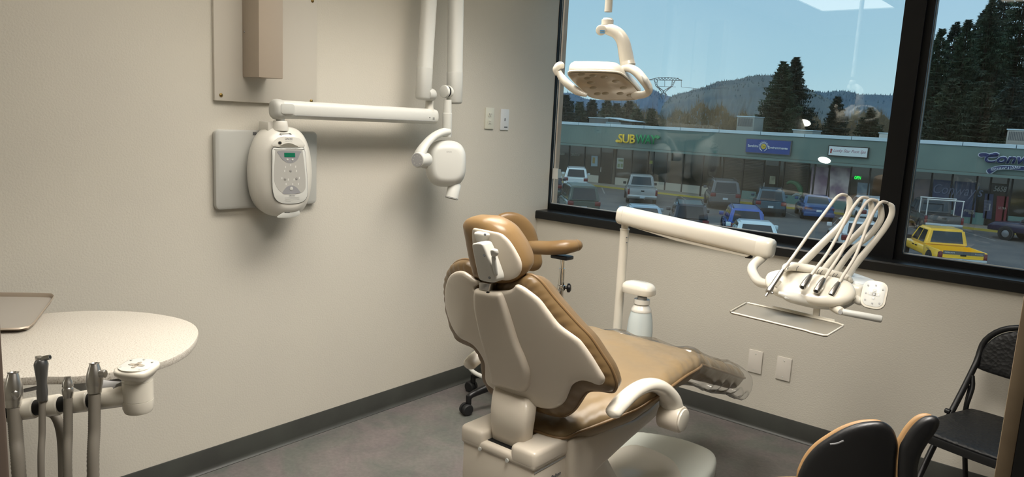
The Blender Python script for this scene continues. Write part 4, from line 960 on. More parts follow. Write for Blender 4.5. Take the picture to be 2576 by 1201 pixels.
# hills
def hill(name, ridge, dep_, depb, m, lab, trees=0, seed=0):
    P = spl([V((u, v, 0)) for u, v in ridge], 10); bm = nb(); rows = []; rnd = random.Random(seed); nr = 14
    for j in range(nr + 1):
        f = j/nr; row = []
        for i, q in enumerate(P):
            top = at(q.x, q.y, dep_); bot = at(q.x, 0, depb); bot.z = ZG - 1
            p = top.lerp(bot, f); p.z = ZG + (top.z - ZG)*(1-f)**.8 + (rnd.uniform(-1, 1)*dep_*.0012 if 0 < j < nr else 0)
            row.append(bm.verts.new(p))
        rows.append(row)
    for j in range(nr):
        for i in range(len(P)-1): bm.faces.new((rows[j][i], rows[j][i+1], rows[j+1][i+1], rows[j+1][i]))
    o = struct(emit_mesh(name, bm, m, flat=False, ang=180))
    if trees:
        bm = nb(); s = dep_/1865
        for k in range(trees):
            j = rnd.random()*(len(P)-1.001); i = int(j); q = P[i].lerp(P[i+1], j-i); lo = 0 if k < trees*.45 else abs(rnd.gauss(0, .22))
            top = at(q.x, q.y + 3, dep_ - 2); bot = at(q.x, 0, depb); bot.z = ZG; c = top.lerp(bot, min(.95, lo)); c.z = ZG + (top.z - ZG)*(1-min(.95, lo))**.8
            hh_ = s*rnd.uniform(3.5, 8)*(1.4 if rnd.random() < .12 else 1); r = s*rnd.uniform(1.6, 3.0)
            ring = [c + V((r*math.cos(a), r*math.sin(a), -s*3)) for a in (0, 1.57, 3.14, 4.71)]
            add(bm, ring + [c + V((0,0,hh_))], [(0,1,4), (1,2,4), (2,3,4), (3,0,4)])
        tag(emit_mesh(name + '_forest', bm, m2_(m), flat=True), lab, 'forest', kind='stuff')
    return o
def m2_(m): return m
far = mat('far_forest_hazed', (86,110,134), .95, var=(.004, (94,118,140), 5)); near = mat('near_forest_hazed', (88,102,108), .95, var=(.012, (106,114,114), 6)); near2 = mat('mid_forest_hazed', (80,104,122), .95, var=(.012, (92,114,128), 6))  # distance haze is mixed into these forest base colours as blue-grey
hill('hill_far', [(1300, 236), (1380, 232), (1440, 236), (1480, 250), (1540, 250), (1600, 236), (1640, 226), (1668, 238), (1720, 250), (1800, 262), (1900, 262)], 2200, 1200, far, 'distant forest tinted blue for haze on the far hills at the left', 300, 1)
hill('hill_near', [(1670, 262), (1695, 241), (1735, 230), (1780, 217), (1812, 205), (1850, 202), (1884, 194), (1920, 190), (1965, 192), (2010, 208), (2060, 240), (2120, 262)], 900, 480, near, 'haze-tinted grey-green forest along the crest of the near hill', 620, 2)
hill('hill_mid', [(1960, 262), (2020, 236), (2045, 231), (2075, 233), (2100, 231), (2120, 230), (2140, 232), (2160, 238), (2200, 238), (2250, 240), (2320, 232), (2400, 230), (2500, 236), (2620, 240)], 1300, 700, near2, 'haze-tinted blue-green forest along the hill crest at the right', 500, 3)
# lattice pylon
t = thing('lattice_pylon', 'lattice power pylon rising over the far hill right of the lamp', 'pylon', (at(1680, 250, 560).x, at(1680, 250, 560).y, at(1680, 300, 560).z))
bm = nb(); pa = lambda u, v: at(u, v, 560); rr = .2
def seg(a, b, r=rr): cyl(bm, pa(*a), pa(*b), r, seg=4, cap=False)
top = [(1633, 201), (1655, 195.5), (1680, 195), (1700, 196.5), (1716, 202)]; bot = [(1633, 201.5), (1650, 201.5), (1666, 202), (1683, 202), (1700, 202.5), (1716, 202.5)]
for A in (top, bot):
    for a, b in zip(A[:-1], A[1:]): seg(a, b)
for i in range(8):
    u = 1645 + i*8; seg((u, 201.8), (u+4, 196)); seg((u+4, 196), (u+8, 201.8))
emit_mesh('crossarm', bm, M['dgrey'], t, flat=True)
for (u0, u1, u2) in ((1646, 1649, 1662), (1699, 1693, 1676)):
    bm = nb(); s = -1 if u0 < 1670 else 1
    L1 = [(u0, 202), (u1, 216), (u2-s*3, 232), (u2+2*s, 240)]; L2 = [(u0-s*8, 202), (u1-s*5, 217), (u2-s*9, 230), (u2-s*2, 240)]
    for A in (L1, L2):
        for a, b in zip(A[:-1], A[1:]): seg(a, b, .17)
    for a, b in zip(L1, L2[1:]): seg(a, b, .2)
    for a, b in zip(L2, L1[1:]): seg(a, b, .2)
    seg((u2, 240), (1667 if s < 0 else 1672, 250), .3); emit_mesh('leg', bm, M['dgrey'], t, flat=True)
bm = nb(); seg((1672, 202), (1672, 218), .18); seg((1714, 202), (1714, 219), .18); seg((1654, 217), (1700, 219), .12); emit_mesh('insulator', bm, M['dgrey'], t, flat=True)
bm = nb(); seg((1714, 219), (1760, 224), .12); seg((1760, 224), (1830, 221), .10); emit_mesh('cable', bm, M['dgrey'], t, flat=True)
# ================================================================ DENTAL CHAIR (axis x = CXC, toe towards the window wall)
CXC = 1.377
dc = thing('dental_chair', 'tan upholstered dental patient chair with cream back shell, seen from behind', 'dental chair', (CXC, -1.2, 0))
def ysp(z): return -1.915 - .42*(z - .735) + .16*max(0, z-.735)**2
def fback(x, z, k=1.0, off=0):
    s = abs(x - CXC); return ysp(z) + off + (k*s*s if s < .22 else k*(.0484 + .44*(s - .22)))
def trace(px, f): return [(p.x, p.z) for p in (hitf(u, v, f, 1, .8, 4) for u, v in px)]
# back cushion (brown) in front of the shell
cush = [(1124, 715), (1128, 690), (1140, 666), (1160, 655), (1180, 656), (1196, 668), (1215, 690), (1250, 700), (1296, 702), (1322, 693), (1342, 696), (1363, 714), (1390, 748), (1420, 782), (1453, 818), (1484, 850), (1513, 893), (1536, 929), (1549, 965), (1546, 982), (1536, 987), (1505, 983), (1480, 985), (1466, 999), (1448, 1027), (1429, 1043), (1410, 1048), (1380, 1043), (1342, 1030), (1310, 1018), (1270, 1004), (1245, 992), (1229, 968), (1219, 940), (1215, 905), (1205, 884), (1188, 872), (1166, 864), (1152, 846), (1138, 812), (1128, 770)]
fc = lambda x, z: fback(x, z, 1.0, .045)
o2 = trace(cush, fc)
bm = nb(); pillow(bm, o2, lambda a, b, h: V((a, fc(a, b) + h + (.0016*math.sin(52*math.atan2(b-.86, a-CXC) + 2*math.sin(b*31)) if h < -.008 else 0), b)), .085, .028, .05, .03, n=300, grid=20, power=.5); bc = emit_mesh('back_cushion', bm, M['leatherdk'], dc, ang=180)
P3 = [V((a, fc(a, b) + .004, b)) for a, b in o2]
bm = nb(); tube(bm, P3, .0048, seg=8, sm=4, closed=True); emit_mesh('piping', bm, M['piping'], bc, ang=180)
# two-winged cream shell
sh = [(1197, 727), (1210, 711), (1196, 702), (1180, 691), (1163, 682), (1143, 686), (1130, 700), (1123, 727), (1123, 760), (1130, 793), (1143, 826), (1160, 850), (1180, 861), (1197, 872), (1213, 893), (1222, 915), (1223, 950), (1230, 968), (1243, 978), (1262, 992), (1290, 1001), (1317, 1011), (1348, 1023), (1379, 1029), (1401, 1026), (1420, 1012), (1431, 988), (1438, 972), (1450, 962), (1466, 958), (1485, 961), (1505, 969), (1517, 966), (1521, 952), (1507, 927), (1488, 896), (1462, 860), (1446, 846), (1407, 817), (1380, 783), (1357, 753), (1330, 731), (1312, 719), (1300, 716), (1291, 726), (1268, 731)]
fs = lambda x, z: fback(x, z, .95, 0)
o3 = trace(sh, fs)
bm = nb(); pillow(bm, o3, lambda a, b, h: V((a, fs(a, b) - h, b)), .011, .012, .011, .012, n=210, grid=18, power=.6); sh_ = emit_mesh('back_shell', bm, M['shell'], dc, ang=180)
# spine moulding
spn = [(1199, 728), (1214, 727), (1240, 732), (1262, 735), (1272, 750), (1288, 800), (1306, 860), (1322, 900), (1333, 935), (1334, 965), (1330, 977), (1317, 987), (1280, 977), (1243, 965), (1238, 940), (1226, 890), (1214, 850), (1204, 805), (1197, 765)]
fsp = lambda x, z: ysp(z) - .004 - .0*(x-CXC)
o4 = trace(spn, fsp)
bm = nb(); pillow(bm, o4, lambda a, b, h: V((a, fsp(a, b) - h, b)), .020, .02, .016, .02, n=130, grid=14); emit_mesh('spine_moulding', bm, M['shell'], dc, ang=180)
# curved lift arm between the spine and the base
Ls = [(1244, 964, 1319, 984), (1236, 985, 1325, 1000), (1230, 1015, 1325, 1020), (1227, 1050, 1321, 1050), (1228, 1080, 1316, 1082), (1232, 1110, 1312, 1125)]
rings = []
for i, (ul, vl, ur, vr) in enumerate(Ls):
    yy = (-1.880, -1.905, -1.925, -1.935, -1.932, -1.915)[i]
    a = pix(ul, vl, 'y', yy); b = pix(ur, vr, 'y', yy); z = (a.z+b.z)/2; c = (a.x+b.x)/2; hw = (b.x-a.x)/2
    rings.append([V((c + p*hw, yy + .03 + q*.03, z)) for p, q in supel(28, 1, 1, 5)])
bm = nb(); loft(bm, rings); emit_mesh('lift_arm', bm, M['shell'], dc, ang=60)
# headrest
def fh(x, z): return -2.045 - .28*(z - 1.08) + 1.9*(x - CXC)**2
hcu = [(1174, 565), (1178, 552), (1190, 545), (1210, 545), (1232, 548), (1256, 560), (1277, 576), (1293, 596), (1310, 622), (1322, 648), (1327, 672), (1320, 690), (1300, 706), (1273, 714), (1246, 712), (1218, 706), (1203, 700), (1194, 670), (1187, 640), (1180, 600)]
o5 = trace(hcu, lambda x, z: fh(x, z) + .03)
bm = nb(); pillow(bm, o5, lambda a, b, h: V((a, fh(a, b) + .03 + h, b + (.014*(h/.06) if h > 0 else 0))), .075, .035, .05, .04, n=110, grid=12); hc_ = emit_mesh('headrest_cushion', bm, M['leather'], dc, ang=180)
hsh = [(1190, 578), (1205, 576), (1230, 581), (1256, 587), (1270, 597), (1282, 610), (1297, 634), (1309, 660), (1309, 682), (1299, 698), (1277, 706), (1250, 703), (1222, 700), (1208, 692), (1198, 660), (1191, 620)]
o6 = trace(hsh, lambda x, z: fh(x, z) - .004)
bm = nb(); pillow(bm, o6, lambda a, b, h: V((a, fh(a, b) - .004 - h, b)), .006, .012, .007, n=130, grid=12); emit_mesh('headrest_shell', bm, M['shell'], dc, ang=180)
def fbr(x, z): return -2.085 - .42*(z - 1.03)
def hpoly(px, f, m, nm, tf, par=dc, off=0, r=.008, n=64):
    o = trace(px, f); bm = nb(); pillow(bm, o, lambda a, b, h: V((a, f(a, b) - off - h, b)), tf, tf*.8, r, n=n, grid=8); return emit_mesh(nm, bm, m, par, ang=180)
bq = [hitf(u, v, fbr, 1, .8, 4) for u, v in ((1186, 617), (1192, 613), (1205, 612), (1214, 617), (1224, 640), (1238, 676), (1246, 702), (1243, 711), (1232, 712), (1210, 707), (1203, 700), (1197, 676), (1190, 642))]
bm = nb(); prism(bm, spl(bq, 3, True), V((.004, .034, .004)), .005, 3); emit_mesh('headrest_bracket', bm, M['white'], dc)
hpoly([(1233, 630), (1239, 626), (1246, 630), (1248, 640), (1243, 647), (1236, 645)], fbr, M['white'], 'release_lever', .010, off=-.006, r=.006, n=30)
hpoly([(1234, 646), (1242, 648), (1248, 690), (1244, 694), (1238, 680)], fbr, M['offwhite'], 'release_slide', .006, off=-.006, r=.005, n=30)
hpoly([(1199, 583), (1231, 588), (1228, 606), (1222, 614), (1209, 612), (1203, 604)], lambda x, z: fh(x, z) - .010, M['white'], 'bracket_top', .014)
for u, v in ((1221, 591), (1219, 643.5), (1232, 699.5)):
    c = hitf(u, v, lambda x, z: fbr(x, z) - .0 if v > 600 else fh(x, z)-.02, 1, .8, 4); bm = nb(); cyl(bm, c, c - V((0, .003, -.001)), .0032); emit_mesh('screw', bm, M['dgrey'], dc)
P = [hitf(u, v, fsp, 1, .8, 4) - V((0, .012, 0)) for u, v in ((1212, 709), (1240, 713), (1236, 732), (1212, 729))]
bm = nb(); prism(bm, P, (0, .03, 0), .002); emit_mesh('metal_bar', bm, M['brushed'], dc)
P = [hitf(u, v, fsp, 1, .8, 4) - V((0, .026, 0)) for u, v in ((1240, 731), (1246, 732), (1244, 735), (1238, 734))]
bm = nb(); prism(bm, P, (0, .004, 0)); emit_mesh('slot', bm, M['slot'], dc, flat=True)
# seat and toe cushion in one sweep
def gseat(y):
    T = ((-2.0, .545), (-1.90, .543), (-1.80, .543), (-1.72, .560), (-1.66, .582), (-1.60, .605), (-1.53, .633), (-1.44, .647), (-1.30, .658), (-1.18, .648), (-1.08, .620), (-.9, .556), (-.7, .484), (-.5, .412), (-.3, .34))
    for (a, za), (b, zb_) in zip(T[:-1], T[1:]):
        if a <= y <= b: t = (y-a)/(b-a); t = t*t*(3-2*t)*.3 + t*.7; return za + (zb_-za)*t
    return T[0][1] if y < -2 else T[-1][1]
half = [(-1.83, .06), (-1.822, .12), (-1.80, .145), (-1.765, .156), (-1.72, .176), (-1.66, .215), (-1.60, .256), (-1.54, .280), (-1.45, .287), (-1.33, .284), (-1.24, .277), (-1.17, .262), (-1.11, .232), (-1.03, .213), (-.9, .202), (-.7, .182), (-.52, .162), (-.44, .145), (-.415, .10)]
so = [(CXC + w, y) for y, w in half] + [(CXC - w, y) for y, w in reversed(half)]
def seatmap(a, b, h):
    z = gseat(b); s = (a - CXC)/.28
    if h > .004:
        hw = max(.08, min(.285, .285 if b < -1.25 else .285 - (b+1.25)*.42 if b < -1.05 else .20)); e = min(1, abs(a-CXC)/hw); e = e**4
        if b < -1.52: e = max(e, min(1, (-1.52-b)/.2))
        ed = max(0, min(1, (h-.004)/.02))
        h += ed*(.0035*e*math.sin((b*1.0 + abs(a-CXC)*.9)*118 + 2*math.sin(b*19)) + .0022*math.sin(a*33 + b*57 + 3*math.sin(b*9 + a*7)))
    tuck = 0
    if h > 0: z += h*(1 - .35*math.exp(-((b+1.62)/.22)**2)*(1-s*s))
    else: z += h; tuck = h*.45*(1 if a > CXC else -1)*min(1, abs(s)*2)
    return V((a + tuck, b, z))
bm = nb(); pillow(bm, so, seatmap, .042, .062, .06, .018, n=260, grid=72); st = emit_mesh('seat_cushion', bm, M['leathertop'], dc, ang=180)
bm = nb(); tube(bm, [V((a, b, gseat(b) + .001)) for a, b in so], .0052, seg=8, sm=4, closed=True); emit_mesh('piping', bm, M['piping'], st, ang=180)
# clear cover over the toe end
half2 = [(-1.13, .20), (-1.1, .235), (-.95, .228), (-.7, .206), (-.50, .188), (-.405, .172), (-.365, .12)]
so2 = [(CXC + w, y) for y, w in half2] + [(CXC - w, y) for y, w in reversed(half2)]
rnd = random.Random(3)
def cmap(a, b, h):
    w = .006*math.sin(a*41 + b*17) + .005*math.sin(b*53 - a*23)
    return V((a, b, gseat(b) - .015 + h + (w if abs(h) > .004 else 0) - (.012*math.sin(b*31)**2 if h < 0 else 0)))
bm = nb(); pillow(bm, so2, cmap, .065, .07, .06, .05, n=120, grid=18); o = emit_mesh('toe_cover', bm, M['film'], dc, ang=180); o['label'] = 'clear crinkled plastic cover'
# right armrest and its mirrored partner
def armrest(s):
    X_ = lambda x: CXC + s*(x - CXC)
    pp = [V((X_(1.655), -1.786, .648)), V((X_(1.655), -1.782, .650)), V((X_(1.655), -1.772, .655)), V((X_(1.655), -1.735, .671)), V((X_(1.656), -1.66, .690)), V((X_(1.66), -1.585, .690)), V((X_(1.668), -1.52, .668)), V((X_(1.675), -1.468, .625)), V((X_(1.675), -1.447, .588))]
    bm = nb(); tube(bm, pp, [.003, .012, .019, .021, .020, .021, .023, .027, .031], seg=20, sx=1.3, sm=6, up=(1,0,0)); a = emit_mesh('armrest', bm, M['cream'], dc, ang=60)
    c = V((X_(1.68), -1.449, .556)); bm = nb(); cyl(bm, c - V((s*.035, 0, 0)), c + V((s*.038, 0, 0)), .043, bev=.006); emit_mesh('hub', bm, M['shell'], a)
    bm = nb(); cyl(bm, c + V((s*.036, 0, 0)), c + V((s*.0435, 0, 0)), .036, bev=.002); emit_mesh('hub_cap', bm, M['cream'], a)
armrest(1); armrest(-1)
# cream pan under the seat
pn = [(1440, 1110), (1473, 1100), (1519, 1084), (1560, 1070), (1600, 1056), (1636, 1032), (1668, 1000), (1690, 990), (1690, 1012), (1660, 1046), (1625, 1078), (1590, 1108), (1550, 1145), (1505, 1188), (1488, 1215), (1440, 1260)]
xs = 1.54
P = [pix(u, v, 'x', xs) for u, v in pn]
bm = nb(); prism(bm, P, (-(xs-CXC)*2, 0, 0), .018, 3); emit_mesh('seat_pan', bm, M['shell'], dc)
# rear housing
bm = nb(); boxr(bm, (CXC-.137, -1.945, .33), (CXC+.137, -1.70, .50), .010, 3); emit_mesh('lower_housing', bm, M['shell'], dc)
bm = nb()
boxr(bm, (CXC-.142, -1.95, .485), (CXC+.142, -1.70, .514), .010, 3)
for s in (-1, 1):
    x0, x1 = (CXC + .052, CXC + .144) if s > 0 else (CXC - .144, CXC - .052)
    boxr(bm, (x0, -1.951, .487), (x1, -1.70, .543), .014, 3)
emit_mesh('rear_housing', bm, M['shell'], dc)
bm = nb(); boxr(bm, (CXC-.05, -1.93, .512), (CXC+.05, -1.86, .5155)); emit_mesh('lift_slot', bm, M['slot'], dc, flat=True)
bm = nb(); boxr(bm, (CXC+.1373, -1.94, .478), (CXC+.1385, -1.71, .481)); emit_mesh('housing_seam', bm, M['mgrey'], dc, flat=True)
text('lettering', 'Pelton', (CXC+.1375, -1.86, .43), (CXC+.1375, -1.81, .43), .012, M['dgrey'], dc, .001, shear=.4)
for dx in (-.06, .045): 
    c = V((CXC+dx, -1.946, .49)); bm = nb(); cyl(bm, c + V((0,-.0045,0)), c + V((0,-.008,0)), .006); emit_mesh('screw', bm, M['lgrey'], dc)
# pedestal and floor plate
bm = nb(); loft(bm, [[V((CXC + p*hw, yc_ + q*hd_, z)) for p, q in supel(28, 1, 1, 4)] for z, hw, yc_, hd_ in ((.02, .17, -1.45, .34), (.06, .16, -1.45, .33), (.10, .11, -1.48, .24), (.33, .10, -1.62, .20), (.42, .12, -1.66, .22))]); emit_mesh('pedestal', bm, M['shell'], dc, ang=50)
for s in (-1, 1):
    bm = nb(); prism(bm, [(CXC + s*.09, -1.93, .34), (CXC + s*.09, -1.80, .34), (CXC + s*.09, -1.52, .10), (CXC + s*.09, -1.72, .10)], (s*.03, 0, 0), .006); emit_mesh('lift_link', bm, M['shell'], dc)
bm = nb(); plate(bm, (CXC, -1.38, .0), (1,0,0), (0,1,0), .46, .92, .08, (0,0,.03), .008); emit_mesh('floor_plate', bm, M['shell'], dc)
# long low floor box at the foot of the chair
fb = thing('floor_box', 'low white rounded floor housing beneath the toe end of the dental chair', 'housing', (1.35, -.83, 0))
hb = [(p.x, p.y) for p in (pix(u, v, 'z', .09) for u, v in ((1592, 1090), (1640, 1092), (1700, 1102), (1750, 1117), (1790, 1135), (1803, 1152), (1800, 1172), (1788, 1192), (1760, 1215), (1700, 1218), (1600, 1200), (1500, 1180), (1480, 1160), (1530, 1120)))]
bm = nb(); pillow(bm, hb, lambda a, b, h: V((a, b, .075 + h)), .026, .074, .03, .008, n=90, grid=12); emit_mesh('cover', bm, mat('floor_box_paint', (226,230,220), .3, coat=.2), fb, ang=180)
P = [pix(u, v, 'z', .098) for u, v in ((1505, 1160), (1560, 1130), (1600, 1122), (1650, 1138), (1690, 1160), (1708, 1185), (1706, 1215), (1600, 1215), (1500, 1190))]
bm = nb(); prism(bm, spl(P, 3, True), (0, 0, .0045), .0015); emit_mesh('inner_plate', bm, M['cream'], fb)
ob_ = [(CXC + x, y) for x, y in ((.0, -1.0), (.12, -.86), (.17, -.93), (.19, -1.02), (.1, -1.15), (-.05, -1.12))]

# ================================================================ DELIVERY UNIT
du = thing('delivery_unit', 'cream dental instrument unit with long arm, hoses, tray and keypad beside the chair', 'dental unit', (1.07, -.79, 0))
yp = -.79; px_ = pix(1563, 690, 'y', yp).x; zt = pix(1573, 578, 'y', yp).z
bm = nb(); cyl(bm, (px_, yp, 0), (px_, yp, zt), .0195, seg=28); po = emit_mesh('post', bm, M['cream'], du)
bm = nb(); cyl(bm, (px_, yp, zt), (px_, yp, zt+.045), .0155); cyl(bm, (px_, yp, zt-.003), (px_, yp, zt+.004), .021, bev=.002); emit_mesh('post_neck', bm, M['cream'], du)
for v in (598, 611):
    c = pix(1576, v, 'y', yp-.0195); bm = nb(); cyl(bm, (c.x, yp-.016, c.z), (c.x, yp-.0205, c.z), .0026, seg=12); emit_mesh('screw', bm, M['dgrey'], po)
bm = nb(); lathe(bm, (px_, yp, 0), (0,0,1), [(.07, 0), (.07, .01), (.03, .03), (.02, .04)], 28); emit_mesh('post_foot', bm, M['cream'], du)
# arm
A = pix(1552, 540, 'y', yp-.02); B = pix(1944, 628, 'y', yp-.03); A = pix(1557, 540, 'y', yp-.01)
d = (B - A).normalized(); L = (B-A).length; s_ = V((0,1,0)); u_ = s_.cross(d).normalized()*-1
def arm_r(t, k=1, e=3): return [A + d*t + s_*(p*.036*k) + u_*(q*.0385*k) for p, q in supel(32, 1, 1, e)]
bm = nb(); loft(bm, [arm_r(.034, .97), arm_r(.036, 1), arm_r(L-.056, 1), arm_r(L-.054, .97)]); emit_mesh('arm', bm, M['cream'], du, ang=60)
bm = nb(); loft(bm, [arm_r(0, .6), arm_r(.003, .82), arm_r(.010, .96), arm_r(.02, 1.0), arm_r(.034, 1.0)]); emit_mesh('arm_end', bm, M['cream'], du, ang=60)
bm = nb(); loft(bm, [arm_r(L-.055, 1), arm_r(L-.02, 1.0), arm_r(L-.006, .95), arm_r(L+.002, .8), arm_r(L+.005, .5)]); emit_mesh('arm_end', bm, M['cream'], du, ang=60)
bm = nb(); P0_ = A + d*.06 - u_*.036; P1_ = A + d*(L-.085) - u_*.036
prism(bm, [P0_ - s_*.022, P0_ + d*(L*.35) - u_*.014 - s_*.022, P1_ - u_*.012 - s_*.022, P1_ + d*.01 - s_*.022], (0, .044, 0), .004); emit_mesh('arm_underside', bm, M['cream'], du)
# water bottle on the post
bc0 = pix(1606, 725, 'y', yp-.02); 
bt = thing('water_bottle', 'frosted water bottle hanging under a white domed holder on the post', 'bottle', (bc0.x, yp-.02, .5))
bm = nb(); rings = []
for z, k in ((.700, .97), (.704, 1), (.722, 1), (.7225, 1), (.736, .93), (.745, .78), (.750, .5)):
    zz = z + (bc0.z - .722)
    rings.append([V((bc0.x + .002 + p*.073*k, yp - .02 + q*.045*k, zz)) for p, q in supel(36, 1, 1, 3)])
loft(bm, rings); emit_mesh('bottle_holder', bm, M['cream'], du, ang=50)
cx_ = pix(1614, 770, 'y', yp-.03).x; z0 = pix(1614, 752, 'y', yp-.03).z
for r0, r1, a, b, mm, nm in ((.020, .020, 0, -.012, M['mgrey'], 'neck'), (.033, .034, -.012, -.020, M['white'], 'collar')):
    bm = nb(); cyl(bm, (cx_, yp-.03, z0+a+.01), (cx_, yp-.03, z0+b), r0, r1); emit_mesh(nm, bm, mm, bt)
bm = nb(); lathe(bm, (cx_, yp-.03, z0-.052), (0,0,1), [(.043, 0), (.043, .006), (.040, .012), (.034, .022), (.026, .032), (.026, .036)], 30); emit_mesh('screw_cap', bm, M['white'], bt)
bm = nb(); lathe(bm, (cx_, yp-.03, z0-.30), (0,0,1), [(.030, 0), (.038, .01), (.046, .05), (.053, .12), (.054, .16), (.050, .21), (.043, .243), (.041, .250)], 36); emit_mesh('bottle', bm, M['bottle'], bt)
bm = nb(); lathe(bm, (cx_, yp-.03, z0-.295), (0,0,1), [(.028, 0), (.036, .01), (.044, .05), (.0505, .12)], 30); emit_mesh('water', bm, M['water'], bt)
bm = nb(); cyl(bm, (cx_, yp-.03, z0-.29), (cx_, yp-.03, z0-.03), .007); emit_mesh('inner_tube', bm, mat('pale_blue_tube', (120,160,190), .4), bt)
# elbow down to the head
e0 = B - d*.028 - u_*.03
ep_old = [e0, e0 - V((0,0,.03)), e0 + V((-.002, -.01, -.065)), e0 + V((.012, -.03, -.10)), at(1925, 704, 2.52), at(1960, 712, 2.44)]
ep = [e0, at(1893, 672, 2.74), at(1898, 695, 2.68), at(1913, 711, 2.58), at(1938, 716, 2.47), at(1960, 716, 2.43)]
bm = nb(); tube(bm, ep, [.018, .018, .018, .0175, .016, .014], seg=18); emit_mesh('elbow', bm, M['cream'], du, ang=80)
bm = nb(); P = A + d*(L-.085) - u_*.043; boxr(bm, P + V((-.012, -.01, -.010)), P + V((.012, .01, .008)), .003); emit_mesh('joint_block', bm, M['slot'], du)
# instrument head: traced body between its left and right tips
HC = at(2035, 716, 2.42)
hN = ((CC - HC).normalized()*.8 + V((0,0,1))).normalized(); hX = (at(2150, 742, 2.42) - at(1930, 700, 2.42)); hX = (hX - hN*hX.dot(hN)).normalized(); hY = hN.cross(hX)
def hpl(u, v): d_ = ray(u, v); p = CC + d_*((HC - CC).dot(hN)/d_.dot(hN)); return ((p-HC).dot(hX), (p-HC).dot(hY))
pan = [(1925, 702), (1928, 689), (1940, 681), (1962, 677), (1990, 677), (2030, 683), (2070, 690), (2110, 698), (2138, 708), (2151, 722), (2153, 738), (2142, 752), (2115, 760), (2070, 760), (2020, 752), (1975, 741), (1943, 728), (1929, 715)]
po_ = [hpl(u, v) for u, v in pan]
scoops = [hpl(u, v) for u, v in ((1948, 703), (1982, 706), (2022, 717), (2057, 725), (2094, 733))]
def hmap(a, b, h):
    if h > 0:
        for sa, sb in scoops: h -= .0085*math.exp(-((a-sa)/.0125)**2 - ((b-sb)/.024)**2)
    return HC + hX*a + hY*b + hN*(h - .010)
bm = nb(); pillow(bm, po_, hmap, .020, .040, .030, .05, n=150, grid=64); hd = emit_mesh('instrument_head', bm, M['cream'], du, ang=180)
# underbody, hinge rail with slits, right side module
und_ = [at(1958, 738, 2.40), at(1990, 748, 2.40), at(2050, 758, 2.41), at(2110, 762, 2.41), at(2150, 752, 2.42)]
bm = nb(); tube(bm, und_, [.006, .018, .024, .024, .012], seg=18, sx=1.2); emit_mesh('underbody', bm, M['white'], hd, ang=180)
bm = nb(); tube(bm, [at(1972, 681, 2.44), at(1980, 673, 2.455), at(1996, 671, 2.46), at(2040, 678, 2.46), at(2090, 689, 2.46), at(2130, 700, 2.455), at(2142, 709, 2.44)], [.006, .013, .0145, .0145, .0145, .013, .006], seg=18, sx=1.3); emit_mesh('hinge_rail', bm, M['cream'], hd, ang=180)
for u, v in ((1984, 673), (2006, 677), (2058, 686), (2066, 688), (2096, 695), (2104, 697)):
    c = at(u, v, 2.438); bm = nb(); tube(bm, [c + V((.003,0,.010)), c + V((0,-.004,.004)), c + V((-.002,-.004,-.006))], .0011, seg=6); emit_mesh('slit', bm, M['dgrey'], hd)
for u, v in ((1978, 748), (2012, 757), (2046, 763), (2080, 767)):
    c = at(u, v, 2.39); bm = nb(); tube(bm, [c + V((-.008,0,.004)), c + V((0,-.004,-.002)), c + V((.010,0,-.004))], [.002, .005, .002], seg=8); emit_mesh('grip_rib', bm, M['lgrey'], hd)
def qbox(name, c, hx_, hy_, hz_, m, par, rot=None, e=4, dome=0):
    bm = nb(); c = V(c); Rm = rot or Matrix.Identity(3)
    rr = []
    for t, s in ((-1, .86), (-.9, .97), (-.6, 1), (.5, 1), (.85, .95), (.97, .82), (1, .6)):
        rr.append([c + Rm @ V((p*hx_*s, q*hy_*s, t*hz_)) for p, q in supel(32, 1, 1, e)])
    loft(bm, rr); return emit_mesh(name, bm, m, par, ang=50)
qbox('side_module', at(2150, 716, 2.50), .062, .055, .026, mat('pale_grey_white', (216,222,224), .3), du, Matrix.Rotation(R(-22), 3, 'Z') @ Matrix.Rotation(R(6), 3, 'Y'))
qbox('side_block', at(2152, 735, 2.44), .028, .035, .026, M['cream'], du)
HDZ = lambda u, v, z: pix(u, v, 'z', z)
zf = HDZ
# instruments: metal end, hose looping over its whip arm
DT, DM, DB = 2.36, 2.46, 2.50
INS = [
 ((1926, 746), (1968, 682), [(1968, 682), (1998, 642), (2040, 582), (2080, 529), (2103, 499), (2117, 490), (2130, 492)], [(2008, 674), (2040, 642), (2080, 602), (2112, 570), (2128, 550), (2136, 530), (2137, 505), (2130, 492)], 1.0),
 ((2018, 724), (2037, 697), [(2037, 697), (2056, 672), (2084, 634), (2112, 584), (2138, 535), (2158, 506), (2170, 497), (2184, 499)], [(2068, 684), (2092, 654), (2124, 620), (2158, 588), (2180, 564), (2191, 540), (2192, 516), (2184, 499)], .75),
 ((2053, 734), (2071, 706), [(2071, 706), (2088, 680), (2114, 640), (2136, 596), (2156, 548), (2176, 514), (2190, 503), (2206, 505)], [(2098, 694), (2120, 660), (2150, 624), (2186, 594), (2208, 566), (2217, 545), (2214, 518), (2206, 505)], .75),
 ((2090, 744), (2108, 716), [(2108, 716), (2124, 690), (2150, 648), (2170, 600), (2186, 558), (2204, 524), (2218, 509), (2232, 510)], [(2130, 700), (2150, 668), (2180, 632), (2214, 590), (2232, 564), (2243, 540), (2243, 520), (2232, 510)], .95)]
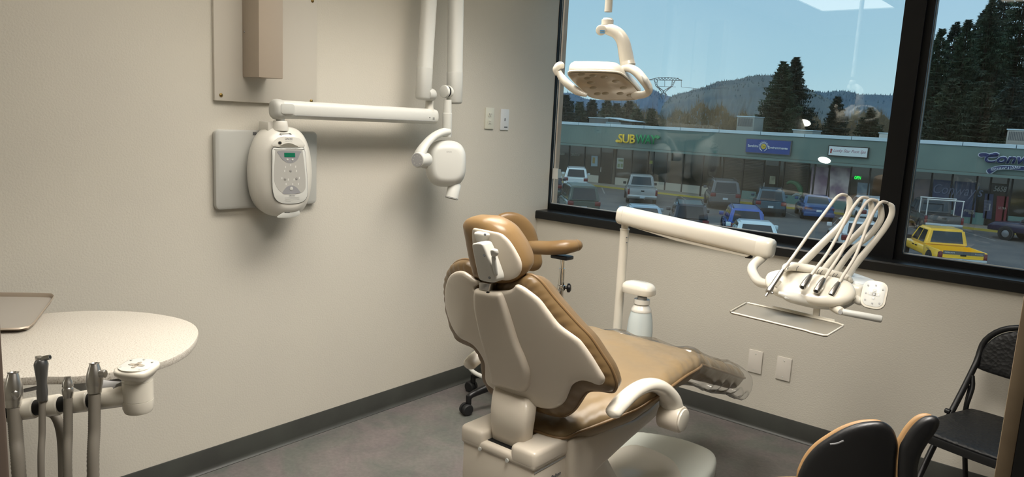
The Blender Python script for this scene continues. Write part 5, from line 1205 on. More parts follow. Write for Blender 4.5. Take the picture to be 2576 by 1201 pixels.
for k, (tip, top_, hose, whip, sc) in enumerate(INS):
    a = at(*tip, DT); b = at(*top_, DT+.025)
    n = len(hose); hp = [at(u, v, DT + .025 + (DM - DT - .025)*i/(n-1)) for i, (u, v) in enumerate(hose)]
    m_ = len(whip); wp = [at(u, v, DB + (DM - DB)*i/(m_-1)) for i, (u, v) in enumerate(whip)]
    it = thing(['air_water_syringe', 'handpiece_hose', 'handpiece_hose', 'handpiece_hose'][k], ['long metal air and water syringe on the leftmost hose of the cream instrument head', 'metal hose coupling second from the left on the cream instrument head', 'metal hose coupling third from the left on the cream instrument head', 'rightmost metal hose coupling on the cream instrument head'][k], 'dental instrument', a, 'instruments on the cream head')
    bm = nb(); tube(bm, hp, .0052, seg=10, sm=6); emit_mesh('hose', bm, M['hose'], it, ang=180)
    dd = (b - a).normalized(); LL = (b-a).length
    bm = nb()
    if k == 0: lathe(bm, a, dd, [(.004, 0), (.0045, .012), (.008, .014), (.0105, .02), (.011, .03), (.008, .042), (.0085, LL*.6), (.008, LL-.01), (.0065, LL+.005)], 20)
    else: lathe(bm, a, dd, [(.006, 0.001), (.0095, 0), (.0105, .003), (.0105, LL*.5), (.009, LL*.9), (.0065, LL+.008)], 20)
    emit_mesh('metal_end', bm, M['brushed'], it, ang=50)
    if k:
        bm = nb(); lathe(bm, a - dd*.0002, dd, [(.0065, 0), (.0065, .002)], 16); emit_mesh('socket', bm, M['slot'], it)
    else:
        c = a + dd*.025; bm = nb(); cyl(bm, c, c + V((.012, -.004, -.008)), .004); emit_mesh('button', bm, M['brushed'], it)
    bm = nb(); nn = len(wp); tube(bm, wp, [.0115*sc+.002, .0115*sc+.002, .0115*sc+.001, .0112, .0112, .0105, .010, .0035][:nn], seg=16, sm=6, sx=.75); emit_mesh('whip_arm', bm, M['cream'], du, ang=180)
# keypad on the right
kc = at(2199, 744, 2.36); kn = (CC - kc).normalized(); kn = (kn + V((-.05, -.1, .35))).normalized()
kx = (at(2232, 716, 2.36) - at(2232, 776, 2.36)); kx = (at(2218, 744, 2.36) - at(2180, 740, 2.36)); kx = (kx - kn*kx.dot(kn)).normalized(); ky = kn.cross(kx)
ang_ = R(-14); kx, ky = kx*math.cos(ang_) + ky*math.sin(ang_), ky*math.cos(ang_) - kx*math.sin(ang_)
bm = nb(); plate(bm, kc, kx, ky, .074, .094, .026, kn*.012, .004, 8); kpd = emit_mesh('keypad', bm, M['cream'], du)
bm = nb(); plate(bm, kc + kn*.012, kx, ky, .060, .080, .020, kn*.0012, .0005, 8); emit_mesh('keypad_face', bm, M['offwhite'], kpd)
bm = nb(); plate(bm, kc + kn*.013, kx, ky, .036, .011, .004, kn*.0008); plate(bm, kc + kn*.013, kx, ky, .011, .036, .004, kn*.0008); emit_mesh('cross_mark', bm, M['lgrey'], kpd)
for a, b in ((-.022, .026), (0, .03), (.022, .02), (-.022, -.022), (0, -.03), (.02, -.026), (.0, 0), (-.013, 0), (.013, 0), (0, .013), (0, -.013), (-.024, 0)):
    c = kc + kn*.0135 + kx*a + ky*b; bm = nb(); cyl(bm, c, c + kn*.0016, .0026, seg=12); emit_mesh('button', bm, M['white'] if abs(a)+abs(b) < .02 else M['mgrey'], kpd)
bm = nb(); tube(bm, [at(2150, 752, 2.40), at(2168, 758, 2.39), kc - kn*.004], .014, seg=14); emit_mesh('keypad_neck', bm, M['cream'], du)
# handle
h0 = at(2118, 785, 2.34); h1 = at(2219, 804, 2.30); bm = nb(); cyl(bm, h0, h1, .0105, .0115, bev=.004); emit_mesh('handle', bm, M['lgrey'], du)
bm = nb(); tube(bm, [at(2096, 768, 2.40), at(2106, 778, 2.37), h0], [.02, .016, .012], seg=14); emit_mesh('handle_root', bm, M['cream'], du)
bm = nb(); lathe(bm, h0 - V((.002, .009, 0)), V((-.2, -1, 0)), [(.007, 0), (.007, .002), (.0001, .0024)], 16); emit_mesh('pivot_cap', bm, M['mgrey'], du)
# stem and tray
zt_ = .868
tcorn = [zf(u, v, zt_) for u, v in ((1834, 789), (1877, 765), (2050, 787), (2115, 822), (2084, 848), (2050, 848), (2030, 841), (1860, 799), (1842, 797))]
s0 = at(2057, 762, 2.41); s1 = at(2056, 798, 2.43)
bm = nb(); boxr(bm, (s0.x-.010, s0.y-.006, s1.z-.03), (s0.x+.010, s0.y+.006, s0.z+.01), .002); emit_mesh('tray_stem', bm, M['cream'], du)
c0, c1, c2, c3 = zf(1834, 789, zt_), zf(1876, 765, zt_), zf(2115, 822, zt_), zf(2080, 849, zt_)
ex = (c3 - c0); ey = (c1 - c0)
def tp(a, b, z=0): return c0 + ex*a + ey*b + V((0,0,z))
bm = nb(); oc = [(.03, 0), (.80, 0), (.84, -.03), (.97, -.03), (1.0, .02), (1.05, .95), (.98, 1.02), (.3, 1.02), (.03, 1.0), (0, .96), (0, .04)]
prism(bm, [tp(a, b) for a, b in oc], (0, 0, .0022)); tr = emit_mesh('tray', bm, M['tray'], du, flat=True)
bm = nb(); tube(bm, [tp(a, b, .005) for a, b in oc], .0028, seg=8, sm=1, closed=True); emit_mesh('tray_rim', bm, M['cream'], tr)
for pts in (((.0, .04), (0, .96)), ((.30, 1.02), (.95, 1.02))):
    (a, b), (c, e) = pts; bm = nb(); prism(bm, [tp(a, b), tp(c, e), tp(c, e, .014), tp(a, b, .014)], (0, .002, 0)); emit_mesh('tray_lip', bm, M['cream'], tr, flat=True)
# ================================================================ HANGING LAMP
lp = thing('operating_lamp', 'white ceiling hung dental lamp with side handles in front of the window', 'dental lamp', (1.33, -1.43, RZ))
LD = 2.50
pl = at(1530, 30, LD); 
bm = nb(); cyl(bm, (pl.x, pl.y, pl.z), (pl.x, pl.y, RZ), .013); lathe(bm, (pl.x, pl.y, RZ-.02), (0,0,1), [(.02, 0), (.06, .008), (.06, .02)], 24); emit_mesh('pole', bm, M['cream'], lp)
a = at(1529, 42, LD); b = at(1528, 62, LD); bm = nb(); lathe(bm, (pl.x, pl.y, b.z-.004), (0,0,1), [(.016, 0), (.0205, .003), (.0205, .02), (.017, .022), (.015, .026)], 24); emit_mesh('pole_collar', bm, M['cream'], lp)
nk = [at(1512, 76, LD), at(1530, 74, LD), at(1553, 84, LD-.01), at(1567, 104, LD-.01), at(1573, 130, LD), at(1577, 152, LD+.01), at(1580, 166, LD+.01)]
bm = nb(); tube(bm, nk, [.012, .019, .0205, .022, .024, .025, .026], seg=22, sx=1.05, sm=7); emit_mesh('yoke_neck', bm, M['cream'], lp, ang=80)
c = at(1512, 76, LD); bm = nb(); qq = (CC - c).normalized(); cyl(bm, c - qq*.02, c + qq*.021, .0175, bev=.005); o = emit_mesh('neck_head', bm, M['cream'], lp)
for k, (v, m) in enumerate(((69, 'sign_yellow'), (74, 'neon_blue'), (79, 'neon_blue'), (84, 'neon_blue'))):
    c = at(1515, v, LD); mm = bpy.data.materials.get(m) or mat('neon_blue', (70,140,190), .5); q = c + qq*.0215
    bm = nb(); x_ = qq.cross(V((0,0,1))).normalized()*-1; prism(bm, [q - x_*.008, q + x_*.008, q + x_*.008 + V((0,0,.004)), q - x_*.008 + V((0,0,.004))], qq*.0006); emit_mesh('symbol_sticker', bm, mm, o, flat=True)
# head: underside plane tilted towards the room
Pc = at(1525, 208, LD); hc2 = V((CC.x-Pc.x, CC.y-Pc.y, 0)).normalized(); nh = (hc2*.34 + V((.10, 0, -.93))).normalized()
def onp(u, v, off=0):
    d_ = ray(u, v); o_ = Pc + nh*off; return CC + d_*((o_ - CC).dot(nh)/d_.dot(nh))
und = [(1430, 183), (1436, 178), (1470, 177), (1520, 178), (1556, 181), (1575, 192), (1596, 212), (1612, 231), (1614, 238), (1604, 247), (1570, 250), (1530, 249), (1497, 245), (1478, 237), (1455, 215), (1434, 192)]
hx2 = V((0,0,1)).cross(nh).normalized(); hy2 = nh.cross(hx2)
def to2(p): return ((p - Pc).dot(hx2), (p - Pc).dot(hy2))
def from2(a, b, h): return Pc + hx2*a + hy2*b - nh*h
uo = [to2(onp(u, v)) for u, v in und]
ucx = sum(a for a, b in uo)/len(uo); ucy = sum(b for a, b in uo)/len(uo)
bm = nb(); pillow(bm, uo, lambda a, b, h: from2(a, b, h), .052, .004, .05, .02, n=110, grid=14, power=.4); hd = emit_mesh('lamp_housing', bm, M['cream'], lp, ang=180)
bm = nb(); prism(bm, [from2(ucx + (a-ucx)*.955, ucy + (b-ucy)*.95, -.003) for a, b in [(q.x, q.y) for q in spl([V((a, b, 0)) for a, b in uo], 4, True)]], nh*.004, .001); rf = emit_mesh('reflector_plate', bm, mat('reflector_cover', (176,162,140), .25, coat=.6), hd)
bm = nb(); tube(bm, [from2(a, b, -.002) for a, b in uo], .0032, seg=8, closed=True); emit_mesh('trim_ring', bm, M['cream'], hd, ang=180)
for u, v in ((1478, 198), (1486, 209), (1492, 222), (1503, 237), (1523, 236), (1560, 236), (1585, 240), (1568, 222), (1549, 205), (1520, 195), (1492, 191), (1463, 188)):
    c = onp(u, v, .008); bm = nb(); lathe(bm, c, -nh, [(.0001, 0), (.009, .0), (.0125, .001), (.0125, .003)], 18); emit_mesh('lens', bm, M['lens'], rf)
bm = nb(); tube(bm, [at(1476, 240, LD-.01), at(1452, 230, LD), at(1428, 212, LD+.01), at(1412, 194, LD+.02), at(1405, 180, LD+.02)], [.006, .013, .0135, .0125, .010], seg=16); emit_mesh('handle', bm, M['cream'], lp, ang=80)
bm = nb(); tube(bm, [at(1400, 190, LD+.02), at(1398, 176, LD+.02), at(1405, 166, LD+.02), at(1412, 164, LD+.025), at(1415, 172, LD+.03)], [.004, .011, .013, .011, .006], seg=14); emit_mesh('handle_tip', bm, M['cream'], lp, ang=80)
bm = nb(); tube(bm, [at(1566, 172, LD-.03), at(1584, 172, LD-.05), at(1602, 182, LD-.07), at(1618, 200, LD-.08), at(1630, 218, LD-.07), at(1632, 230, LD-.05), at(1620, 238, LD-.03), at(1600, 240, LD-.01), at(1592, 240, LD)], [.010, .0135, .015, .015, .014, .012, .012, .013, .010], seg=16); h_ = emit_mesh('handle', bm, M['cream'], lp, ang=80)
bm = nb(); tube(bm, [at(1612, 187, LD-.086), at(1624, 202, LD-.094), at(1634, 222, LD-.082)], [.004, .008, .005], seg=12); emit_mesh('grip_inlay', bm, M['lgrey'], h_)

# ================================================================ ASSISTANT STOOL behind the chair
ax_, ay_ = .40, -.66
asn = thing('assistant_stool', 'tan padded assistant stool with curved arm pad on black castors behind the patient chair', 'stool', (ax_, ay_, 0))
a0 = math.atan2(-.91-ay_, .33-ax_)
for k in range(5):
    a = a0 + 2*PI*k/5; d_ = V((math.cos(a), math.sin(a), 0)); c = V((ax_, ay_, 0)) + d_*.262
    bm = nb(); tube(bm, [V((ax_, ay_, .13)) + d_*.02, V((ax_, ay_, .125)) + d_*.12, V((ax_, ay_, .10)) + d_*.24, V((ax_, ay_, .085)) + d_*.262], [.026, .022, .016, .015], seg=12); lg = emit_mesh('base_leg', bm, M['black'], asn)
    bm = nb(); cyl(bm, c + V((0,0,.05)), c + V((0,0,.10)), .014, bev=.004); emit_mesh('castor_stem', bm, M['black'], lg)
    n_ = V((-d_.y, d_.x, 0)); w = c + d_*.012
    for s in (-1, 1):
        bm = nb(); lathe(bm, w + V((0,0,.029)) + n_*s*.004, n_*s, [(.020, 0), (.029, .002), (.029, .016), (.024, .021), (.010, .022)], 22); emit_mesh('castor_wheel', bm, M['rubber'], lg)
bm = nb(); cyl(bm, (ax_, ay_, .12), (ax_, ay_, .56), .024); cyl(bm, (ax_, ay_, .12), (ax_, ay_, .34), .032); emit_mesh('gas_column', bm, M['black'], asn)
bm = nb(); tube(bm, [V((ax_ + .225*math.cos(2*PI*k/20), ay_ + .225*math.sin(2*PI*k/20), .205)) for k in range(20)], .0105, seg=10, sm=3, closed=True); emit_mesh('foot_ring', bm, M['lgrey'], asn)
for k in range(3):
    a = a0 + .5 + 2*PI*k/3; bm = nb(); cyl(bm, (ax_, ay_, .21), (ax_ + .22*math.cos(a), ay_ + .22*math.sin(a), .205), .007, seg=10); emit_mesh('ring_spoke', bm, M['lgrey'], asn)
scx, scy = .375, -.60
bm = nb(); pillow(bm, [(scx + .19*math.cos(2*PI*k/24), scy + .19*math.sin(2*PI*k/24)) for k in range(24)], lambda a, b, h: V((a, b, .595 + h)), .040, .04, .06, .03, n=80, grid=10); emit_mesh('seat', bm, M['leather'], asn, ang=180)
# back pad
def rr_(px, dep_, off=0): return [at(u, v, dep_) for u, v in px]
bp = [(1242, 560), (1250, 542), (1272, 534), (1300, 536), (1324, 548), (1342, 570), (1352, 600), (1360, 640), (1362, 662), (1352, 678), (1334, 682), (1306, 676), (1276, 664), (1255, 640), (1244, 600)]
c = at(1303, 606, 3.62); nn = V((.80, -.60, .0)).normalized(); bx_ = V((0,0,1)).cross(nn).normalized(); by_ = nn.cross(bx_)
def plane2(u, v): d_ = ray(u, v); p = CC + d_*((c - CC).dot(nn)/d_.dot(nn)); return ((p-c).dot(bx_), (p-c).dot(by_))
bo = [plane2(u, v) for u, v in bp]
bm = nb(); pillow(bm, bo, lambda a, b, h: c + bx_*a + by_*b + nn*(h + .9*a*a), .028, .03, .045, n=80, grid=10); emit_mesh('back_pad', bm, M['leather'], asn, ang=180)
bm = nb(); tube(bm, [c - nn*.028, c - nn*.05 - V((0,0,.12)), V((ax_-.02, ay_+.02, .56))], .012, seg=12); emit_mesh('back_bar', bm, M['black'], asn)
# curved arm pad: sweep of a fat oval
ap = [at(1322, 622, 3.50), at(1350, 623, 3.42), at(1385, 624, 3.36), at(1420, 622, 3.34), at(1448, 618, 3.36)]
bm = nb(); tube(bm, ap, [.026, .031, .032, .033, .027], seg=22, sm=8, sx=1.25, up=(0.75,-.6,0)); 
emit_mesh('arm_pad', bm, M['leather'], asn, ang=180)
e_ = ap[-1] + (ap[-1]-ap[-2]).normalized()*.004
bm = nb(); bmesh.ops.create_uvsphere(bm, u_segments=20, v_segments=12, radius=.0285); 
for v_ in bm.verts: v_.co = V((v_.co.x*1.0, v_.co.y*1.0, v_.co.z*.95)) + e_
emit_mesh('arm_pad_end', bm, M['leather'], asn, ang=180)
c = at(1414, 645, 3.37); bm = nb(); boxr(bm, c + V((-.045, -.03, -.012)), c + V((.045, .03, .006)), .005); emit_mesh('pad_bracket', bm, M['black'], asn)
p0 = at(1416, 650, 3.38); p1 = V((p0.x, p0.y, .56))
bm = nb(); cyl(bm, p0, (p0.x, p0.y, .60), .0095, seg=20); cyl(bm, (p0.x, p0.y, .80), (p0.x, p0.y, .50), .0135, seg=20); emit_mesh('arm_post', bm, M['chrome'], asn)
c = at(1417, 727, 3.38); c = V((p0.x, p0.y, c.z)); bm = nb(); cyl(bm, c + V((0,0,-.012)), c + V((0,0,.012)), .019, bev=.003); emit_mesh('post_clamp', bm, M['chrome'], asn)
dk_ = V((.78, .62, 0)); bm = nb(); cyl(bm, c, c + dk_*.03, .006); lathe(bm, c + dk_*.026, dk_, [(.012, 0), (.021, .004), (.021, .014), (.012, .02), (.001, .021)], 14); emit_mesh('clamp_knob', bm, M['black'], asn)
bm = nb(); tube(bm, [V((p0.x, p0.y, .52)), V((p0.x-.10, p0.y+.03, .50)), V((ax_, ay_, .50))], .012, seg=10); emit_mesh('arm_support', bm, M['black'], asn)

# ================================================================ QUARTZ TABLE AND ASSISTANT INSTRUMENTS
TZ = .85
tpx = [(-60, 958), (0, 953), (60, 950), (120, 948), (180, 948), (250, 941), (310, 932), (380, 918), (430, 902), (470, 880), (492, 856), (499, 836), (492, 820), (470, 807), (430, 796), (370, 787), (310, 783), (250, 782), (180, 784), (110, 789), (40, 797), (-40, 812), (-100, 840), (-140, 880), (-120, 930)]
to = [(p.x, p.y) for p in (pix(u, v, 'z', TZ) for u, v in tpx)]
qt = thing('counter_table', 'speckled pale quartz oval table top at the left', 'table', (sum(a for a, b in to)/len(to), sum(b for a, b in to)/len(to), 0))
bm = nb(); sm_ = [(q.x, q.y) for q in spl([V((a, b, 0)) for a, b in to], 4, True)]; prism(bm, [V((a, b, TZ)) for a, b in sm_], (0, 0, -.019), .0025, 2); emit_mesh('table_top', bm, M['quartz'], qt, ang=30)
tcx, tcy, _ = pix(-75, 900, 'z', TZ)
bm = nb(); cyl(bm, (tcx, tcy, .02), (tcx, tcy, TZ-.019), .03); lathe(bm, (tcx, tcy, 0), (0,0,1), [(.2, 0), (.2, .012), (.05, .035), (.03, .05)], 32); lathe(bm, (tcx, tcy, TZ-.045), (0,0,1), [(.03, 0), (.12, .02), (.12, .026)], 24); emit_mesh('pedestal', bm, M['mgrey'], qt)
# bracket under the table edge
c = pix(262, 958, 'z', TZ-.03); bm = nb(); prism(bm, [at(192, 955, 1.74), at(262, 944, 1.74), at(304, 968, 1.74), at(232, 968, 1.72)], (0, .02, -.004), .003); emit_mesh('underside_bracket', bm, M['mgrey'], qt)
# stainless tray with raised rim resting on the table, overhanging its far edge
tz = TZ + .012
trp = [(-90, 738), (20, 739), (100, 740), (128, 741), (134, 746), (128, 756), (84, 812), (70, 822), (48, 826), (-90, 830)]
tpp = [pix(u, v, 'z', tz) for u, v in trp]
cc_ = sum(tpp, V())/len(tpp)
ty = thing('steel_tray', 'stainless steel tray with raised rim lying on the quartz table', 'tray', (cc_.x, cc_.y, TZ))
st_ = mat('stainless', (160,154,145), .4, metal=.1)
bm = nb(); prism(bm, [cc_ + (p - cc_)*.965 + V((0,0,-.0105)) for p in tpp], (0, 0, .002)); emit_mesh('tray_floor', bm, st_, ty, flat=True)
bm = nb(); R1 = [cc_ + (p - cc_)*.965 + V((0,0,-.0105)) for p in tpp]; R2 = [p + V((0,0,0)) for p in tpp]; R3 = [cc_ + (p-cc_)*1.02 + V((0,0,.0025)) for p in tpp]; R4 = [cc_ + (p-cc_)*1.04 + V((0,0,-.001)) for p in tpp]
loft(bm, [R1, R2, R3, R4], cap=False); emit_mesh('tray_rim', bm, mat('stainless_rim', (178,164,148), .42, metal=.5), ty, ang=60)
# instrument bar hanging beside the table edge
ib = thing('assistant_instrument_bar', 'cream horizontal instrument bar with round post and keypad at the edge of the quartz table', 'dental unit', (at(345, 1000, 1.6).x, at(345, 1000, 1.6).y, .72))
D0 = 1.58
c = at(347, 990, D0); cb_ = at(347, 1046, D0)
bm = nb(); lathe(bm, (c.x, c.y, cb_.z+.004), (0,0,1), [(.012, 0), (.027, .003), (.0305, .012), (.0305, .030), (.0295, .0305), (.0305, .031), (.0305, .072), (.0295, .0725), (.0305, .073), (.030, .082), (.033, .094), (.036, .104)], 36); emit_mesh('post', bm, M['cream'], ib, ang=30)
kc = V((c.x, c.y, at(345, 925, D0).z)); kx = (at(390, 922, D0) - at(300, 922, D0)).normalized(); kx.z = 0; kx.normalize(); kx = Matrix.Rotation(R(-8), 3, 'Z') @ kx; ky = V((0,0,1)).cross(kx)
kn = V((.05, -.12, 1)).normalized(); ky = kn.cross(kx).normalized()
bm = nb(); rings = [[kc + kx*(p*.039*s) + ky*(q*.039*s) + kn*t for p, q in supel(40, 1, 1, 3.4)] for t, s in ((-.022, .62), (-.012, .82), (-.004, .98), (.002, 1), (.006, .97), (.008, .9))]
loft(bm, rings); kb = emit_mesh('keypad', bm, M['cream'], ib, ang=40)
bm = nb(); plate(bm, kc + kn*.0078, kx, ky, .064, .062, .022, kn*.0010, .0003, 8); emit_mesh('keypad_face', bm, M['offwhite'], kb)
bm = nb(); plate(bm, kc + kn*.0088, kx, ky, .034, .0085, .004, kn*.0008); plate(bm, kc + kn*.0088, kx, ky, .0085, .030, .004, kn*.0008); emit_mesh('cross_mark', bm, mat('pad_cross', (168,158,142), .5), kb)
for a, b in ((-.025, .018), (0, .026), (.024, .018), (-.026, -.016), (.02, -.02), (-.016, 0), (.016, 0), (0, .012), (0, -.012)):
    q = kc + kn*.009 + kx*a + ky*b; bm = nb(); cyl(bm, q, q + kn*.0014, .0026, seg=12); emit_mesh('button', bm, M['lgrey'], kb)
# horizontal bar split by dark instrument slots
b0 = c + V((0, 0, -.002)); b1e = at(-30, 1042, D0-.02); dirb = (b1e - b0).normalized(); Lb = (b1e - b0).length
slots = [238, 166, 104, 36]
def tbar(u): 
    best = 0; bd_ = 1e9
    for k in range(400):
        p = b0 + dirb*(Lb*k/399); d_ = CM.transposed() @ (p - CC); uu = W/2 + CF*d_.x/d_.y
        if abs(uu-u) < bd_: bd_ = abs(uu-u); best = Lb*k/399
    return best
cuts = [.0] + sum([[tbar(u+14), tbar(u-14)] for u in slots], []) + [Lb]
for k in range(0, len(cuts)-1, 2):
    a, b = cuts[k], cuts[k+1]
    bm = nb(); cyl(bm, b0 + dirb*a, b0 + dirb*b, .0225, bev=.003); emit_mesh('bar_segment', bm, M['cream'], ib)
bm = nb(); cyl(bm, b0 + dirb*.03, b0 + dirb*Lb, .0165); emit_mesh('bar_core', bm, M['slot'], ib)
bm = nb(); tube(bm, [at(308, 985, D0), at(250, 978, D0+.07), at(200, 960, D0+.16)], [.02, .02, .018], seg=12); emit_mesh('rear_link', bm, M['mgrey'], ib)
towards = (CC - c).normalized(); towards.z = 0; towards.normalize()
HP = [(237, 914, 975, 236, 1201, 'valve', 'metal suction valve with side knob nearest the keypad post', 'suction_valve', .0125),
      (170, 948, 990, 172, 1201, 'small', 'short metal suction valve third from the keypad post end, between two longer tools', 'suction_valve', .0095),
      (103, 905, 985, 106, 1201, 'syr', 'dark metal air and water syringe with angled nozzle on the instrument bar', 'air_water_syringe', .0105),
      (33, 937, 1010, 52, 1201, 'valve2', 'leftmost metal suction valve with oval button by the brown door frame', 'suction_valve', .0135)]
for u, v0, v1, u2, v2, kd, lab, nm, r in HP:
    dd = D0 - .035
    a = at(u, v0, dd); b = at(u+(1 if kd != 'syr' else 3), v1, dd); lo = at(u2, v2+60, dd); 
    t = thing(nm, lab, 'dental instrument', b, 'tools on the instrument bar')
    up_ = (a-b).normalized(); LL = (a-b).length
    met = M['brushed'] if kd != 'syr' else mat('syringe_metal', (120,120,120), .35, metal=.9)
    bm = nb()
    if kd == 'small': lathe(bm, b, up_, [(r*.9, -.01), (r*1.15, 0), (r*1.2, .008), (r*1.0, .012), (r*1.15, LL*.4), (r*1.0, LL*.7), (r*.62, LL*.92), (r*.66, LL), (r*.45, LL)], 24)
    elif kd == 'syr': lathe(bm, b, up_, [(r*.95, -.02), (r*1.0, 0), (r*.85, LL*.25), (r*1.2, LL*.7), (r*1.3, LL*.85), (r*1.05, LL*.97), (r*.6, LL)], 24)
    else: lathe(bm, b, up_, [(r*1.05, -.012), (r*1.15, -.002), (r*1.1, 0), (r*1.25, .006), (r*1.3, LL*.30), (r*1.2, LL*.55), (r*.95, LL*.78), (r*.72, LL*.96), (r*.85, LL), (r*.62, LL), (r*.55, LL*.97)], 24)
    body_ = emit_mesh('metal_body', bm, met, t, ang=40)
    sx_ = V((0,0,1)).cross(towards).normalized()*-1
    if kd == 'valve': bm = nb(); q = b + up_*.028; sd = (at(260, 955, dd) - at(240, 955, dd)).normalized(); cyl(bm, q, q + sd*.024, .0085, bev=.002); emit_mesh('side_knob', bm, met, t)
    if kd == 'valve2': bm = nb(); q = b + up_*.018 + towards*.014; sd = (at(60, 975, dd) - at(40, 975, dd)).normalized(); lathe(bm, q + sd*.006, towards + sd*.6, [(.009, -.004), (.009, .003), (.006, .005)], 20, sx=.8); emit_mesh('oval_button', bm, met, t)
    if kd == 'syr':
        q = b + up_*LL; bm = nb(); s_d = (at(131, 908, dd) - at(108, 914, dd)); tube(bm, [q - up_*.006, q + s_d*.35, q + s_d], [.007, .0058, .0052], seg=14); emit_mesh('nozzle', bm, M['brushed'], t)
        bm = nb(); cyl(bm, q + s_d, q + s_d*1.02, .0035); emit_mesh('nozzle_mouth', bm, M['slot'], t)
        bm = nb(); boxr(bm, q + V((-.012, -.008, -.004)), q + V((.004, .004, .006)), .002); emit_mesh('thumb_button', bm, M['brushed'], t)
    # ribbed hose down to the floor area
    hp = [b - up_*.006, b.lerp(lo, .35), lo, V((lo.x, lo.y, .02))]
    P = spl(hp, 40); bm = nb(); rad = r*(.95 if kd != 'syr' else .62) if kd != 'valve2' else r*1.0
    prev = None; rings = []
    for i, p in enumerate(P):
        tn = (P[min(i+1, len(P)-1)] - P[max(i-1, 0)]).normalized(); x, y, _ = frame_of(tn)
        if prev is not None: x = (prev - tn*prev.dot(tn)).normalized(); y = tn.cross(x)
        prev = x; rr = rad*(1.0 if i % 2 else .94) if kd in ('valve', 'small', 'valve2') else rad
        rings.append([p + (x*math.cos(2*PI*k/16) + y*math.sin(2*PI*k/16))*rr for k in range(16)])
    loft(bm, rings); emit_mesh('hose', bm, M['dhose'], t, ang=80)
# a fat return hose curving behind the bar
bm = nb(); tube(bm, [at(118, 1036, D0+.03), at(138, 1046, D0+.03), at(152, 1080, D0+.03), at(158, 1140, D0+.03), at(160, 1260, D0+.03), at(162, 1400, D0+.03)], .0098, seg=14); emit_mesh('return_hose', bm, M['dhose'], ib, ang=180)
# back block seen behind the syringe
bm = nb(); boxr(bm, at(60, 990, 1.66), at(118, 965, 1.70), .003); emit_mesh('rear_block', bm, M['mgrey'], ib)

# ================================================================ BLACK FOLDING CHAIR
fcH = thing('folding_chair', 'black metal folding chair with quilted seat against the wall under the window', 'chair', (2.42, -.42, 0))
yaw = R(-16); fX = V((math.cos(yaw), math.sin(yaw), 0)); fY = V((-math.sin(yaw), math.cos(yaw), 0)); fo = V((2.465, -.48, 0))
def FC(x, y, z): return fo + fX*x + fY*y + V((0,0,z))
blk = mat('black_enamel', (22,23,24), .4); 
def quilt():
    m = mat('quilted_black_vinyl', (24,25,26), .5); nt = m.node_tree; b = nt.nodes['Principled BSDF']; tc = nt.nodes.new('ShaderNodeTexCoord')
    vo = nt.nodes.new('ShaderNodeTexVoronoi'); vo.inputs['Scale'].default_value = 75
    bp = nt.nodes.new('ShaderNodeBump'); bp.inputs['Strength'].default_value = .6; bp.inputs['Distance'].default_value = .004
    nt.links.new(tc.outputs['Object'], vo.inputs['Vector']); nt.links.new(vo.outputs[0], bp.inputs['Height']); nt.links.new(bp.outputs[0], b.inputs['Normal']); return m
ql = quilt()
so_ = [(-.195, -.17), (-.20, -.02), (-.188, .14), (-.165, .20), (0, .215), (.165, .20), (.188, .14), (.20, -.02), (.195, -.17), (.16, -.205), (0, -.215), (-.16, -.205)]
bm = nb(); pillow(bm, so_, lambda a, b, h: FC(a, b, .437 + h + .012*(b < 0)*0), .012, .002, .03, n=80, grid=12); s0_ = emit_mesh('seat_pad', bm, ql, fcH, ang=180)
bm = nb(); prism(bm, [FC(q.x, q.y, .436) for q in spl([V((a*1.02, b*1.02, 0)) for a, b in so_], 4, True)], (0,0,-.032), .006); emit_mesh('seat_rim', bm, blk, fcH)
# back panel, curved slightly
bo_ = [(-.205, .62), (-.19, .69), (-.14, .745), (-.05, .775), (.05, .775), (.14, .745), (.19, .69), (.205, .62), (.195, .585), (0, .575), (-.195, .585)]
fb_ = lambda a, b: .265 + .30*(b - .6)*.45 + .35*(.04 - a*a)
bm = nb(); pillow(bm, bo_, lambda a, b, h: FC(a, fb_(a, b) - h, b), .014, .006, .02, n=80, grid=12); emit_mesh('back_panel', bm, ql, fcH, ang=180)
bm = nb(); L_ = [(-.20, -.26, 0), (-.205, -.02, .30), (-.205, .155, .50), (-.207, .25, .61), (-.20, .285, .70), (-.13, .30, .765), (0, .31, .785), (.13, .30, .765), (.20, .285, .70), (.207, .25, .61), (.205, .155, .50), (.205, -.02, .30), (.20, -.26, 0)]
tube(bm, [FC(*p) for p in L_], .0115, seg=12, sm=4); emit_mesh('front_frame', bm, blk, fcH)
for s in (-1, 1):
    bm = nb(); tube(bm, [FC(s*.18, .30, 0), FC(s*.185, .22, .25), FC(s*.187, .17, .425), FC(s*.187, .20, .52), FC(s*.20, .215, .565)], .0095, seg=10, sm=3); emit_mesh('rear_leg', bm, blk, fcH)
    bm = nb(); cyl(bm, FC(s*.203, .085, .44), FC(s*.222, .085, .44), .010, bev=.002); emit_mesh('hinge_pin', bm, blk, fcH); bm = nb(); prism(bm, [FC(s*.192, .175, .455), FC(s*.192, .19, .53), FC(s*.192, .215, .53), FC(s*.192, .20, .44)], fX*(s*.006)); emit_mesh('hinge_bracket', bm, blk, fcH)
    bm = nb(); cyl(bm, FC(s*.20, -.26, .0), FC(s*.20, -.25, .03), .014); emit_mesh('foot_cap', bm, M['rubber'], fcH)
for z, y in ((.14, -.145), (.13, .262)):
    bm = nb(); cyl(bm, FC(-.19, y, z), FC(.19, y, z), .0075); emit_mesh('cross_bar', bm, blk, fcH)

